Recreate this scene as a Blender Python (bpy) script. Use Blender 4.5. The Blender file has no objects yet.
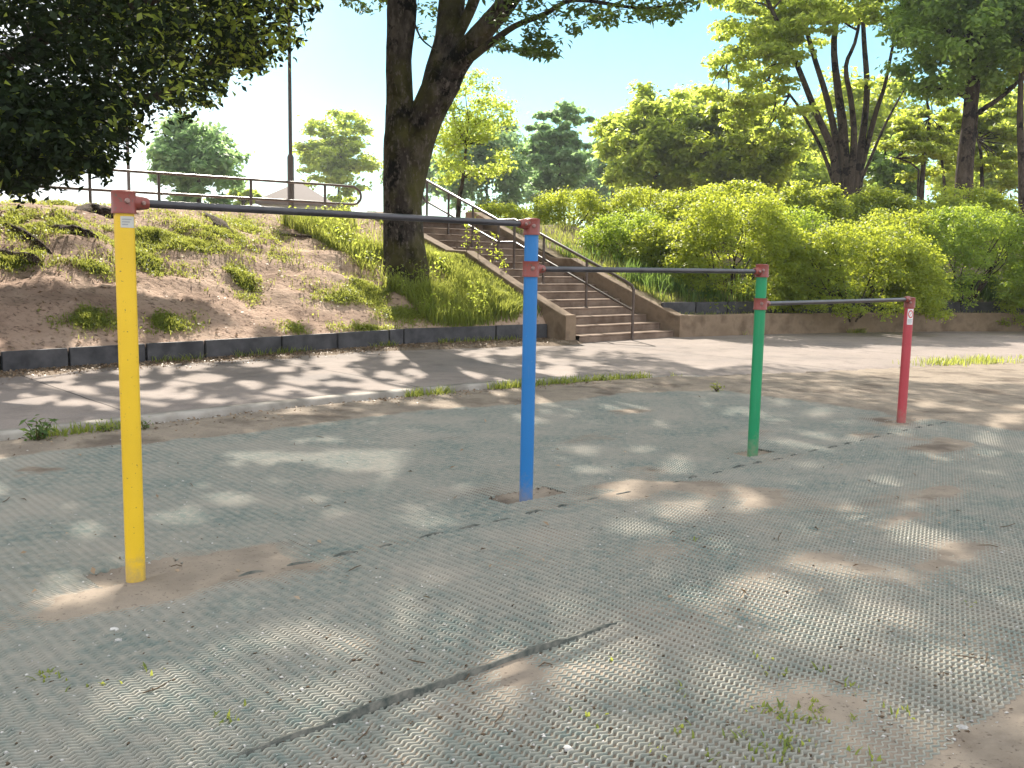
import bpy, math, random
import numpy as np
from mathutils import Vector
rng = np.random.default_rng(11)
random.seed(5)
S = bpy.context.scene
COL = S.collection

# ------------------------------------------------------------------ camera
F, HCAM = 960., 1.35
PITCH, ROLL = math.atan(124/960), math.radians(1.08)
a = math.pi/2-PITCH
Rx = np.array([[1,0,0],[0,math.cos(a),-math.sin(a)],[0,math.sin(a),math.cos(a)]])
Rz = np.array([[math.cos(ROLL),-math.sin(ROLL),0],[math.sin(ROLL),math.cos(ROLL),0],[0,0,1]])
RC = Rx@Rz
CAM = np.array([0,0,HCAM])
def ray(x, y): return RC@np.array([(x-512)/F,(384-y)/F,-1.])
def G(x, y, z=0.):
    d = ray(x,y); return CAM+d*((z-HCAM)/d[2])
def at(x, y, Y):
    d = ray(x,y); return CAM+d*(Y/d[1])
def proj(P):
    q = (np.asarray(P)-CAM)@RC
    w = np.where(-q[...,2] > .05, -q[...,2], np.nan)
    return 512+F*q[...,0]/w, 384-F*q[...,1]/w
cd = bpy.data.cameras.new('camera'); cam = bpy.data.objects.new('camera', cd); COL.objects.link(cam)
cam.location = CAM
from mathutils import Matrix
M4 = Matrix.Identity(4)
for i in range(3):
    for j in range(3): M4[i][j] = RC[i,j]
M4.translation = Vector(CAM)
cam.matrix_world = M4
cd.sensor_width = 36; cd.lens = F/1024*36; cd.clip_end = 3000; cd.clip_start = .05
S.camera = cam

# frame along the bars
y_b, r_b = G(136,583), G(901,423)
TH = math.atan2(r_b[1]-y_b[1], r_b[0]-y_b[0])
UX, VX = np.array([math.cos(TH),math.sin(TH)]), np.array([-math.sin(TH),math.cos(TH)])
def uv2xy(u, v): return u*UX[0]+v*VX[0], u*UX[1]+v*VX[1]
def xy2uv(x, y): return x*UX[0]+y*UX[1], x*VX[0]+y*VX[1]
def W(u, v, z=0.):
    x, y = uv2xy(u, v); return np.array([x, y, z])

# ------------------------------------------------------------------ sun
EL, AZ = math.radians(38), math.radians(-12)
SUN = np.array([math.cos(EL)*math.sin(AZ), math.cos(EL)*math.cos(AZ), math.sin(EL)])

# ------------------------------------------------------------------ noise
_T = rng.random((256,256))
def vnoise(x, y):
    x = np.asarray(x, float); y = np.asarray(y, float)
    xi = np.floor(x).astype(int); yi = np.floor(y).astype(int); fx = x-xi; fy = y-yi
    fx = fx*fx*(3-2*fx); fy = fy*fy*(3-2*fy)
    g = lambda i, j: _T[i & 255, j & 255]
    return (g(xi,yi)*(1-fx)+g(xi+1,yi)*fx)*(1-fy)+(g(xi,yi+1)*(1-fx)+g(xi+1,yi+1)*fx)*fy
def fbm(x, y, o=4):
    s, am, t = 0, 1, 0
    for k in range(o):
        s = s+am*vnoise(np.asarray(x)*2**k+17.3*k, np.asarray(y)*2**k+5.1*k); t += am; am *= .5
    return s/t
def sm(e0, e1, x):
    t = np.clip((x-e0)/(e1-e0), 0, 1); return t*t*(3-2*t)

# ------------------------------------------------------------------ terrain
BL = np.array([(-60,9.4),(-8,10.2),(2.8,11.2),(3.52,11.3),(5.17,11.4),(7.18,11.6),(8.43,11.74),(10.04,11.62),(11.17,11.5),(11.6,11.5)])
PW = np.array([(13.95,10.89),(16.2,10.5),(18.46,9.8),(20.5,9.0),(22.33,8.05),(26,5.8),(31,1.5),(80,-40)])
vb = lambda u: np.interp(u, BL[:,0], BL[:,1])
vp = lambda u: np.interp(u, PW[:,0], PW[:,1])
S0, S1, SV = 11.41, 13.92, 11.0          # stairs: u range and front v
PLAT = 2.13
def z_left(u, v):
    t = v-vb(u)
    z = np.interp(t, [-1,0,.5,1.1,1.7,2.8,4.5,6,7,9,12.5,400], [.24,.24,.45,.70,.93,1.42,1.92,2.15,2.19,2.16,PLAT,PLAT])
    n = (fbm(u*.9+3, v*.9)-.5)*.36+(fbm(u*3.1, v*3.1+9)-.5)*.14
    z = z+n*sm(0,1.2,t)*(1-sm(10,14,t))*(1-.7*sm(9.6,10.6,u))
    ck = np.interp(v-SV, [.06,.16,1.47,2.70,3.26,5.6,6.5], [.47,.48,.98,1.50,1.52,2.28,PLAT+.1])-.13
    return z+(np.minimum(ck, .26+1.5*np.maximum(t,0))-z)*sm(10.0,11.05,u)*(1-sm(5.5,7,v-SV))
def z_right(u, v):
    t = v-vp(u)
    z = np.interp(t, [-1,0,.44,.52,2,5.5,400], [.33,.33,.36,.56,1.05,PLAT,PLAT])
    return z+(fbm(u*1.3, v*1.3+40)-.5)*.2*sm(.6,1.6,t)
def terr(x, y):
    x = np.asarray(x, float); y = np.asarray(y, float)
    u, v = xy2uv(x, y)
    z = np.zeros_like(u)
    L = (u < S0) & (v > vb(u)); z = np.where(L, z_left(u, v), z)
    R = (u > S1) & (v > vp(u)); z = np.where(R, z_right(u, v), z)
    st = (u >= S0) & (u <= S1) & (v > SV)
    z = np.where(st, np.interp(v-SV, [0,2.64,3.26,5.45,400], [.1,1.18,1.18,PLAT,PLAT]), z)
    return z
def T(x, y):                              # where the sight line of a photo point meets the land
    d = ray(x, y); d = d/d[1]
    Y = np.arange(3, 60, .04); P = CAM+Y[:,None]*d
    h = np.nonzero(P[:,2] <= terr(P[:,0], P[:,1]))[0]
    k = h[0] if len(h) else len(Y)-1
    p = P[k].copy(); p[2] = float(terr(p[0], p[1])); return p

# soil and matting
HOLES = [(*xy2uv(*G(x,y)[:2]), w, h) for x, y, w, h in ((137,574,.30,.17),(527,497,.36,.15),(753,453,.26,.13),(903,421,.28,.12))]
ROWS = [1.06, 2.30, 3.64, 4.97, 7.1]
UEND = 8.75
def mat_z(u, v): return .012*(fbm(u*.8, v*.8, 2)-.5)+.010*(fbm(u*2.2+8, v*1.1, 2)-.5)
def in_hole(u, v):
    m = np.zeros(np.shape(u), bool)
    for hu, hv, w, h in HOLES: m |= (np.abs(u-hu) < w*.62) & (np.abs(v-hv) < h*.62)
    return m
def soil_rel(u, v):
    p = fbm(u*1.1+30, v*1.6+4, 4)+.16*np.exp(-(((u-2.75)/.45)**2+((v-2.35)/.22)**2))+.05*np.exp(-(((u-4.0)/.4)**2+((v-3.45)/.2)**2))-.10*np.exp(-(((u-3.0)/1.0)**2+((v-1.4)/.5)**2))+.08*np.exp(-(((u-1.6)/.7)**2+((v-3.2)/.35)**2))
    s = -.0010+.060*np.clip(p-.575, 0, 1)+.003*(fbm(u*9, v*9, 2)-.5)
    for r in ROWS[1:3]: s = s+.0065*np.exp(-((v-r)/.08)**2)*sm(.50,.66,fbm(u*1.7+r*9, v*.5, 3))
    s = s+.030*sm(6.45,7.25,v-.55*(fbm(u*1.2, 3.3)-.5)+.16*np.clip(u-5.4,0,9))+.03*sm(UEND-.45,UEND+.15,u)+.02*sm(1.12,.88,v)
    for hu, hv, w, h in HOLES: s = np.where((np.abs(u-hu) < w*.62) & (np.abs(v-hv) < h*.62), -.010, s+.007*np.exp(-(((u-hu)/(w*1.3))**2+((v-hv)/(h*1.8))**2)))
    return s
PATHN = np.array([(-60,6.2),(-6,6.6),(1.82,7.44),(2.84,7.52),(4.32,7.62),(6.05,7.63),(7.68,7.51),(8.65,7.31),(9.35,6.97),(12,6.25),(14.71,5.6),(18,4.2),(22,1.8),(40,-16),(80,-56)])
vn = lambda u: np.interp(u, PATHN[:,0], PATHN[:,1])
path_z = lambda u, v: .055-.043*sm(7.2,9.6,u)
def ground_z(x, y):
    u, v = xy2uv(x, y)
    near = (v < 7.2) & (v > .4) & (u > -6) & (u < 10)
    z = np.where(near, mat_z(u, v)+soil_rel(u, v), .02*(fbm(x*.9, y*.9, 3)-.5)+.012)
    zz = .018*(fbm(x*1.4, y*1.4, 3)-.4)
    k = sm(UEND-.1,UEND+.5,u); k = np.maximum(k, sm(6.8,7.2,v)); k = np.maximum(k, sm(.9,.5,v))
    z = np.where(near, z*(1-k)+(.02+zz)*k, .02+zz)
    z = np.where((v > vn(u)+.04), -.06, np.where(v > vn(u)-.12, np.minimum(z, .004), z))
    return z

# ------------------------------------------------------------------ mesh helpers
def mesh(name, V, Fc, mats, parent=None, smooth=False, midx=None):
    V = np.asarray(V, np.float32).reshape(-1,3)
    me = bpy.data.meshes.new(name)
    if isinstance(Fc, np.ndarray):
        n = Fc.shape[1]; m = len(Fc)
        me.vertices.add(len(V)); me.vertices.foreach_set('co', V.ravel())
        me.loops.add(m*n); me.loops.foreach_set('vertex_index', Fc.astype(np.int32).ravel())
        me.polygons.add(m); me.polygons.foreach_set('loop_start', np.arange(0, m*n, n, dtype=np.int32))
        me.polygons.foreach_set('loop_total', np.full(m, n, np.int32))
    else:
        me.from_pydata([tuple(map(float, p)) for p in V], [], [tuple(map(int, f)) for f in Fc])
    if smooth: me.polygons.foreach_set('use_smooth', np.ones(len(me.polygons), bool))
    for m_ in (mats if isinstance(mats, (list,tuple)) else [mats]): me.materials.append(m_)
    if midx is not None: me.polygons.foreach_set('material_index', np.asarray(midx, np.int32))
    me.update(calc_edges=True); me.validate()
    o = bpy.data.objects.new(name, me); COL.objects.link(o)
    if parent is not None:
        o.parent = parent
        o.matrix_parent_inverse = Matrix.Translation(-parent.location) if parent.type == 'EMPTY' and parent.parent is None else parent.matrix_basis.inverted()
    return o
def empty(name, loc):
    o = bpy.data.objects.new(name, None); o.empty_display_size = .2; COL.objects.link(o)
    o.location = Vector([float(c) for c in loc]); return o
def tag(o, label=None, cat=None, group=None, kind=None):
    if label: o['label'] = label
    if cat: o['category'] = cat
    if group: o['group'] = group
    if kind: o['kind'] = kind
    return o
class MB:
    def __init__(s): s.V = []; s.F = []; s.I = []; s.n = 0
    def add(s, V, Fc, mi=0):
        s.V.extend([tuple(v) for v in V]); s.F.extend([tuple(int(i)+s.n for i in f) for f in Fc]); s.I.extend([mi]*len(Fc)); s.n += len(V)
    def box(s, c, sx, sy, sz, ang=0, mi=0, bev=0):
        ca, sa = math.cos(ang), math.sin(ang); V = []
        if bev <= 0:
            for z in (-1,1):
                for x, y in ((-1,-1),(1,-1),(1,1),(-1,1)):
                    px, py = x*sx/2, y*sy/2; V.append((c[0]+px*ca-py*sa, c[1]+px*sa+py*ca, c[2]+z*sz/2))
            s.add(V, [(0,3,2,1),(4,5,6,7),(0,1,5,4),(1,2,6,5),(2,3,7,6),(3,0,4,7)], mi); return
        rings = []
        for z, ins in ((-sz/2,bev),(-sz/2+bev,0),(sz/2-bev,0),(sz/2,bev)):
            hx, hy = sx/2-ins, sy/2-ins; b = bev*.7
            for x, y in ((-hx+b,-hy),(hx-b,-hy),(hx,-hy+b),(hx,hy-b),(hx-b,hy),(-hx+b,hy),(-hx,hy-b),(-hx,-hy+b)):
                V.append((c[0]+x*ca-y*sa, c[1]+x*sa+y*ca, c[2]+z))
        Fc = [tuple(range(7,-1,-1)), tuple(range(24,32))]
        for r in range(3):
            for k in range(8): Fc.append((r*8+k, r*8+(k+1)%8, r*8+8+(k+1)%8, r*8+8+k))
        s.add(V, Fc, mi)
    def tube(s, pts, rad, n=10, mi=0, cap=True, wob=0, seed=0):
        pts = np.asarray(pts, float); m = len(pts); rad = np.broadcast_to(np.asarray(rad, float), (m,))
        tg = np.gradient(pts, axis=0); tg /= np.linalg.norm(tg, axis=1)[:,None]+1e-9
        up = np.array([0,0,1.]) if abs(tg[0][2]) < .9 else np.array([1.,0,0])
        V = []; b = np.cross(tg[0], up); b /= np.linalg.norm(b)
        for i in range(m):
            b = b-tg[i]*(b@tg[i]); b /= np.linalg.norm(b); c = np.cross(tg[i], b)
            for k in range(n):
                an = 2*math.pi*k/n; r = rad[i]
                if wob: r *= 1+wob*(float(fbm(math.cos(an)*1.6+seed+5, math.sin(an)*1.6+i*.45+seed*3, 3))-.5)*2
                V.append(pts[i]+r*(b*math.cos(an)+c*math.sin(an)))
        Fc = [(i*n+k, i*n+(k+1)%n, i*n+n+(k+1)%n, i*n+n+k) for i in range(m-1) for k in range(n)]
        if cap: Fc += [tuple(range(n-1,-1,-1)), tuple(range((m-1)*n, m*n))]
        s.add(V, Fc, mi)
    def lathe(s, c, prof, n=24, mi=0):
        V = []; m = len(prof)
        for r, z in prof:
            for k in range(n): an = 2*math.pi*k/n; V.append((c[0]+r*math.cos(an), c[1]+r*math.sin(an), c[2]+z))
        Fc = [(i*n+k, i*n+(k+1)%n, i*n+n+(k+1)%n, i*n+n+k) for i in range(m-1) for k in range(n)]
        Fc += [tuple(range(n-1,-1,-1)), tuple(range((m-1)*n, m*n))]
        s.add(V, Fc, mi)
    def build(s, name, mats, parent=None, smooth=False): return mesh(name, s.V, s.F, mats, parent, smooth, s.I)
def smooth_path(pts, n=6):
    pts = np.asarray(pts, float); out = []
    P = np.vstack([2*pts[0]-pts[1], pts, 2*pts[-1]-pts[-2]])
    for i in range(1, len(P)-2):
        for t in np.linspace(0, 1, n, endpoint=False):
            p0, p1, p2, p3 = P[i-1], P[i], P[i+1], P[i+2]
            out.append(.5*(2*p1+(p2-p0)*t+(2*p0-5*p1+4*p2-p3)*t*t+(3*p1-p0-3*p2+p3)*t**3))
    out.append(P[-2]); return np.array(out)
def rad_path(r, n=6): return np.concatenate([np.linspace(r[i], r[i+1], n, endpoint=False) for i in range(len(r)-1)]+[[r[-1]]])
def auto_smooth(o, deg=40):
    me = o.data
    me.polygons.foreach_set('use_smooth', np.ones(len(me.polygons), bool))
    try: me.set_sharp_from_angle(angle=math.radians(deg))
    except Exception: pass

# ------------------------------------------------------------------ materials
class NT:
    def __init__(s, name):
        s.m = bpy.data.materials.new(name); s.m.use_nodes = True; s.t = s.m.node_tree; s.t.nodes.clear()
        s.out = s.n('ShaderNodeOutputMaterial'); s.b = s.n('ShaderNodeBsdfPrincipled'); s.l(s.b.outputs[0], s.out.inputs[0])
    def n(s, k, **kw):
        nd = s.t.nodes.new(k)
        for q, v in kw.items(): setattr(nd, q, v)
        return nd
    def l(s, x, y): s.t.links.new(x, y)
    def geo(s): return s.n('ShaderNodeNewGeometry').outputs['Position']
    def noise(s, scale, detail=5, rough=.6, vec=None):
        nd = s.n('ShaderNodeTexNoise'); nd.inputs['Scale'].default_value = scale; nd.inputs['Detail'].default_value = detail; nd.inputs['Roughness'].default_value = rough
        s.l(vec if vec is not None else s.geo(), nd.inputs['Vector']); return nd.outputs['Fac']
    def ramp(s, fac, stops):
        nd = s.n('ShaderNodeValToRGB'); e = nd.color_ramp.elements
        while len(e) < len(stops): e.new(.5)
        for k, (p, c) in enumerate(stops):
            e[k].position = p; e[k].color = (*c, 1) if len(c) == 3 else c
        s.l(fac, nd.inputs[0]); return nd.outputs[0]
    def mix(s, fac, A, B):
        nd = s.n('ShaderNodeMix', data_type='RGBA')
        if isinstance(fac, (int,float)): nd.inputs[0].default_value = fac
        else: s.l(fac, nd.inputs[0])
        for i, c in ((6,A),(7,B)):
            if isinstance(c, tuple): nd.inputs[i].default_value = (*c, 1)
            else: s.l(c, nd.inputs[i])
        return nd.outputs[2]
    def bump(s, h, strength=.5, dist=.01):
        nd = s.n('ShaderNodeBump'); nd.inputs['Strength'].default_value = strength; nd.inputs['Distance'].default_value = dist
        s.l(h, nd.inputs['Height']); s.l(nd.outputs[0], s.b.inputs['Normal'])
    def col(s, c):
        if isinstance(c, tuple): s.b.inputs['Base Color'].default_value = (*c, 1)
        else: s.l(c, s.b.inputs['Base Color'])
    def set(s, rough=.8, spec=.3, metal=0):
        s.b.inputs['Roughness'].default_value = rough; s.b.inputs['Specular IOR Level'].default_value = spec; s.b.inputs['Metallic'].default_value = metal
def two(name, c1, c2, scale=4, rough=.85, spec=.25, bump=.4, bdist=.01, bscale=40, c3=None, lo=.35, hi=.65, fine=None):
    t = NT(name); f = t.noise(scale)
    st = [(lo,c1),(hi,c2)] if c3 is None else [(lo,c1),(.5,c2),(hi,c3)]
    c = t.ramp(f, st)
    if fine: c = t.mix(t.ramp(t.noise(fine[0], 3), [(fine[2],(0,0,0)),(fine[3],(1,1,1))]), c, fine[1])
    t.col(c); t.set(rough, spec)
    if bump: t.bump(t.noise(bscale, 6, .65), bump, bdist)
    return t.m
M = {}
M['soil'] = two('soil', (.125,.10,.08), (.26,.215,.17), 1.6, .95, .1, .7, .012, 34, c3=(.19,.157,.127), fine=(55,(.085,.066,.054),.60,.72))
M['hill'] = two('hill_earth', (.26,.175,.13), (.44,.31,.235), 1.3, .95, .1, .9, .05, 9, c3=(.50,.37,.285), lo=.3, hi=.7, fine=(16,(.12,.078,.055),.54,.72))
M['litterdirt'] = two('leaf_mould', (.12,.09,.065), (.27,.21,.16), 6, .95, .1, .9, .02, 40, fine=(60,(.35,.28,.21),.6,.7))
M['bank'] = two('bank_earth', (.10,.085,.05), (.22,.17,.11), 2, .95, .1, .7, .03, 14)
def paving():
    t = NT('paving'); g = t.geo()
    c = t.ramp(t.noise(.7, 5, .6, g), [(.3,(.185,.162,.15)),(.5,(.235,.196,.174)),(.7,(.275,.232,.208))])
    c = t.mix(t.ramp(t.noise(2.6, 6, .7, g), [(.50,(0,0,0)),(.72,(.65,.65,.65))]), c, (.12,.10,.088))
    c = t.mix(t.ramp(t.noise(120, 4, .6, g), [(.55,(0,0,0)),(.72,(.9,.9,.9))]), c, (.12,.105,.10))
    c = t.mix(t.ramp(t.noise(70, 3, .6, g), [(.62,(0,0,0)),(.74,(.7,.7,.7))]), c, (.42,.38,.34))
    d = t.n('ShaderNodeVectorMath', operation='DOT_PRODUCT'); t.l(g, d.inputs[0]); d.inputs[1].default_value = (UX[0],UX[1],0)
    w = t.n('ShaderNodeMath', operation='MULTIPLY_ADD'); t.l(t.noise(1.5, 4, .6, g), w.inputs[0]); w.inputs[1].default_value = .05; t.l(d.outputs['Value'], w.inputs[2])
    pp = t.n('ShaderNodeMath', operation='PINGPONG'); t.l(w.outputs[0], pp.inputs[0]); pp.inputs[1].default_value = 1.45
    ln = t.n('ShaderNodeMath', operation='LESS_THAN'); t.l(pp.outputs[0], ln.inputs[0]); ln.inputs[1].default_value = .009
    t.col(t.mix(ln.outputs[0], c, (.06,.05,.045))); t.set(.9, .2); t.bump(t.noise(160, 4), .35, .004); return t.m
M['paving'] = paving()
M['kerb'] = two('kerb_concrete', (.20,.18,.155), (.36,.33,.295), 3, .9, .2, .5, .006, 60)
M['conc'] = two('aged_concrete', (.14,.098,.064), (.24,.175,.12), 2.2, .9, .2, .5, .008, 40, c3=(.19,.135,.09), fine=(7,(.14,.11,.08),.6,.8))
M['step'] = two('step_concrete', (.13,.088,.064), (.26,.19,.145), 2.6, .9, .2, .5, .008, 40, fine=(9,(.17,.13,.10),.58,.8))
M['board'] = two('board_plastic', (.030,.030,.034), (.075,.073,.078), 5, .7, .35, .4, .004, 60)
M['dark'] = two('dark_gap', (.01,.01,.01), (.02,.02,.018), 8, .9, .2, 0)
M['brown'] = two('brown_paint', (.060,.040,.032), (.10,.070,.055), 9, .34, .55, .1, .001, 90)
M['barsteel'] = two('worn_steel', (.016,.015,.020), (.045,.042,.052), 7, .32, .6, .08, .0006, 120)
def paint(name, c, wear, chips=.68):
    t = NT(name); g = t.geo()
    k = t.ramp(t.noise(60, 4, .6, g), [(chips,(0,0,0)),(chips+.02,(1,1,1))])
    v = t.mix(t.noise(3.5, 4, .6, g), tuple(x*.86 for x in c), tuple(min(1,x*1.1) for x in c))
    sx = t.n('ShaderNodeSeparateXYZ'); t.l(g, sx.inputs[0]); ad = t.n('ShaderNodeMath', operation='MULTIPLY_ADD'); t.l(t.noise(26, 5, .7, g), ad.inputs[0]); ad.inputs[1].default_value = -.42; t.l(sx.outputs[2], ad.inputs[2])
    foot = t.ramp(ad.outputs[0], [(0.0,(.75,.75,.75)),(.03,(0,0,0))])
    ft = t.n('ShaderNodeMapRange'); t.l(ad.outputs[0], ft.inputs[0]); ft.inputs[1].default_value = -.20; ft.inputs[2].default_value = -.06; ft.inputs[3].default_value = .5; ft.inputs[4].default_value = 0
    st_ = t.n('ShaderNodeMapping'); st_.inputs['Scale'].default_value = (60,60,2.5); t.l(g, st_.inputs[0])
    sk_ = t.ramp(t.noise(1, 4, .6, st_.outputs[0]), [(.60,(0,0,0)),(.78,(.35,.35,.35))])
    c_ = t.mix(k, v, wear); c_ = t.mix(sk_, c_, tuple(x*.55+.1 for x in c)); t.col(t.mix(ft.outputs[0], c_, (.25,.20,.15))); t.set(.42, .45); t.bump(t.noise(140, 3), .08, .0006); return t.m
M['yellow'] = paint('yellow_paint', (.74,.48,.018), (.16,.11,.04), .668)
M['blue'] = paint('blue_paint', (.012,.16,.44), (.35,.42,.5), .71)
M['green'] = paint('green_paint', (.006,.24,.095), (.12,.25,.18), .72)
M['red'] = paint('red_paint', (.42,.05,.065), (.6,.25,.22), .73)
M['collar'] = paint('collar_paint', (.21,.045,.034), (.10,.07,.05), .62)
def plain(name, c, rough=.5, spec=.4, metal=0):
    t = NT(name); t.col(t.mix(t.noise(12), tuple(x*.85 for x in c), c)); t.set(rough, spec, metal); return t.m
M['bolt'] = plain('bolt_steel', (.30,.20,.18), .4, .5, .6)
M['white'] = plain('sticker_white', (.78,.78,.78), .4)
M['signred'] = plain('sticker_red', (.62,.03,.04), .4)
M['signgrey'] = plain('sticker_grey', (.30,.31,.33), .5)
M['silver'] = plain('sticker_silver', (.52,.52,.48), .35, .5)
M['roof'] = plain('roof_tile', (.15,.115,.10), .8)
M['wallpale'] = plain('pale_render', (.55,.53,.50), .9)
M['roofpale'] = plain('pale_roof', (.62,.63,.66), .7)
M['glass'] = plain('window_glass', (.05,.06,.07), .1, .6)
M['stone'] = two('stone', (.28,.27,.26), (.55,.53,.50), 30, .9, .2, .4, .004, 80)
M['twig'] = plain('twig', (.10,.07,.045), .9, .2)
M['pole'] = plain('pole_paint', (.085,.07,.065), .6)
# matting: dusty green rubber
t = NT('rubber_matting'); g = t.geo()
d1 = t.ramp(t.noise(1.7, 5, .65, g), [(.36,(0,0,0)),(.66,(1,1,1))])
d2 = t.ramp(t.noise(24, 4, .6, g), [(.35,(0,0,0)),(.75,(1,1,1))])
c = t.mix(d1, (.112,.150,.137), (.255,.238,.203)); c = t.mix(d2, c, (.285,.265,.222)); t.col(c); t.set(.8, .3); t.bump(t.noise(220, 3), .2, .001)
M['mat'] = t.m
M['matedge_shaded'] = two('mat_cut_edge_shaded', (.045,.055,.05), (.15,.145,.125), 26, .85, .2, .5, .003, 70)  # cleaner rubber of the cut edge, with the face's shade put into the colour
# bark
def bark(name, c1, c2, c3, sc=1.0, moss=None):
    t = NT(name); g = t.geo(); mp = t.n('ShaderNodeMapping'); mp.inputs['Scale'].default_value = (1,1,.45); t.l(g, mp.inputs[0])
    v = t.n('ShaderNodeTexVoronoi'); v.inputs['Scale'].default_value = 9*sc; t.l(mp.outputs[0], v.inputs['Vector'])
    f = t.noise(5*sc, 6, .7, mp.outputs[0])
    c = t.ramp(f, [(.3,c1),(.5,c2),(.68,c3)])
    k = t.ramp(t.noise(2.3*sc, 5, .65, g), [(.53,(0,0,0)),(.57,(1,1,1))])
    c = t.mix(k, c, tuple(x*.3 for x in c1))
    if moss: c = t.mix(t.ramp(t.noise(1.3, 4, .6, g), [(.48,(0,0,0)),(.66,(.8,.8,.8))]), c, moss)
    fl = t.ramp(t.noise(17*sc, 4, .7, mp.outputs[0]), [(.55,(0,0,0)),(.66,(1,1,1))]); c = t.mix(fl, c, c3); t.col(c); t.set(.95, .15)
    ad = t.n('ShaderNodeMath', operation='ADD'); t.l(v.outputs['Distance'], ad.inputs[0]); t.l(f, ad.inputs[1]); t.bump(ad.outputs[0], .8, .03)
    return t.m
M['bark'] = bark('zelkova_bark', (.018,.014,.011), (.042,.034,.028), (.12,.10,.085), 1, (.075,.070,.020))
M['bark2'] = bark('dark_bark', (.030,.022,.017), (.06,.045,.034), (.10,.078,.06), 1)
M['root'] = bark('root_bark', (.05,.035,.025), (.085,.06,.043), (.14,.10,.075), 3)
def leafmat(name, cols, trans, k=.45, rough=.5, spec=.3):
    t = NT(name)
    r = t.n('ShaderNodeNewGeometry').outputs['Random Per Island']
    n = len(cols)
    c = t.ramp(r, [(i/(n-1), cc) for i, cc in enumerate(cols)])
    t.col(c); t.set(rough, spec)
    tr = t.n('ShaderNodeBsdfTranslucent'); mm = t.mix(.5, c, trans); 
    sc = t.n('ShaderNodeMix', data_type='RGBA', blend_type='MULTIPLY'); sc.inputs[0].default_value = 0
    t.l(t.ramp(r, [(0, tuple(x*.7 for x in trans)), (1, trans)]), tr.inputs[0])
    mx = t.n('ShaderNodeMixShader'); mx.inputs[0].default_value = k
    t.l(t.b.outputs[0], mx.inputs[1]); t.l(tr.outputs[0], mx.inputs[2]); t.l(mx.outputs[0], t.out.inputs[0]); return t.m
M['l_zel'] = leafmat('zelkova_leaf', [(.025,.05,.02),(.035,.068,.024),(.05,.085,.028)], (.30,.42,.06), .40)
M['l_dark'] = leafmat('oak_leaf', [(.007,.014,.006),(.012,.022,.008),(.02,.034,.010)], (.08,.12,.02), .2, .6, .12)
M['l_mid'] = leafmat('mid_leaf', [(.09,.15,.03),(.12,.18,.035),(.14,.195,.04)], (.80,.92,.14), .6)
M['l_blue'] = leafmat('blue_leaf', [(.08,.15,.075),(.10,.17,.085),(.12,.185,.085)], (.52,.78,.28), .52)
M['l_yel'] = leafmat('yellow_leaf', [(.11,.16,.03),(.13,.19,.035),(.15,.20,.03)], (.78,.88,.10), .55)
M['l_deep'] = leafmat('deep_leaf', [(.065,.13,.035),(.085,.15,.04),(.11,.17,.045)], (.58,.80,.14), .5)
M['l_aza'] = leafmat('azalea_leaf', [(.09,.15,.028),(.12,.17,.03),(.15,.19,.035)], (.76,.84,.08), .5)
M['l_aza2'] = leafmat('azalea_leaf_deep', [(.075,.14,.03),(.10,.165,.033),(.13,.18,.035)], (.64,.80,.08), .5)
M['l_grass'] = leafmat('grass_blade', [(.09,.14,.03),(.12,.17,.04),(.16,.19,.055)], (.60,.64,.12), .5)
M['l_gdark'] = leafmat('deep_grass', [(.05,.10,.03),(.06,.12,.03),(.09,.13,.04)], (.28,.42,.08), .45)
M['l_litter'] = leafmat('dry_leaf', [(.16,.10,.06),(.26,.18,.11),(.36,.28,.20)], (.2,.13,.06), .15)

# ------------------------------------------------------------------ world and light
FILL_CLOUD = 7.4  # bright cloud cover added around the clear patch to fill the shaded ground
wd = bpy.data.worlds.new('World'); S.world = wd; wd.use_nodes = True
nt = wd.node_tree; sk = nt.nodes.new('ShaderNodeTexSky'); sk.sky_type = 'NISHITA'; sk.sun_disc = False
sk.sun_elevation = EL; sk.sun_rotation = AZ % (2*math.pi); sk.air_density = 1.0; sk.dust_density = .1; sk.ozone_density = 1.0
bg = nt.nodes['Background']; bg.inputs[1].default_value = .10
def wn(k, **kw):
    nd = nt.nodes.new(k)
    for q, v in kw.items(): setattr(nd, q, v)
    return nd
tint = wn('ShaderNodeMix', data_type='RGBA', blend_type='MULTIPLY'); tint.inputs[0].default_value = 1; tint.inputs[7].default_value = (.50,.73,.68,1)
nt.links.new(sk.outputs[0], tint.inputs[6])
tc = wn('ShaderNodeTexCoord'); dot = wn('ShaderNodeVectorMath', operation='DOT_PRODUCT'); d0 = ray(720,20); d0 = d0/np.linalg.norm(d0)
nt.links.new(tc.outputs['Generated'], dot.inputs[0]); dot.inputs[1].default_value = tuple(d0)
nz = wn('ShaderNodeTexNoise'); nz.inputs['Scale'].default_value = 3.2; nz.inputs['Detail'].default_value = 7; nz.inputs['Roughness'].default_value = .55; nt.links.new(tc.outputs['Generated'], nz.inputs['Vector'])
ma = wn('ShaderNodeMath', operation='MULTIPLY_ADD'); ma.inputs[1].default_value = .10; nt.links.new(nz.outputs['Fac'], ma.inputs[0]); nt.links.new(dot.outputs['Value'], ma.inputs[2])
mr = wn('ShaderNodeMapRange', interpolation_type='SMOOTHSTEP'); mr.inputs[1].default_value = .05+math.cos(math.radians(38)); mr.inputs[2].default_value = .05+math.cos(math.radians(15)); nt.links.new(ma.outputs[0], mr.inputs[0])
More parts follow.
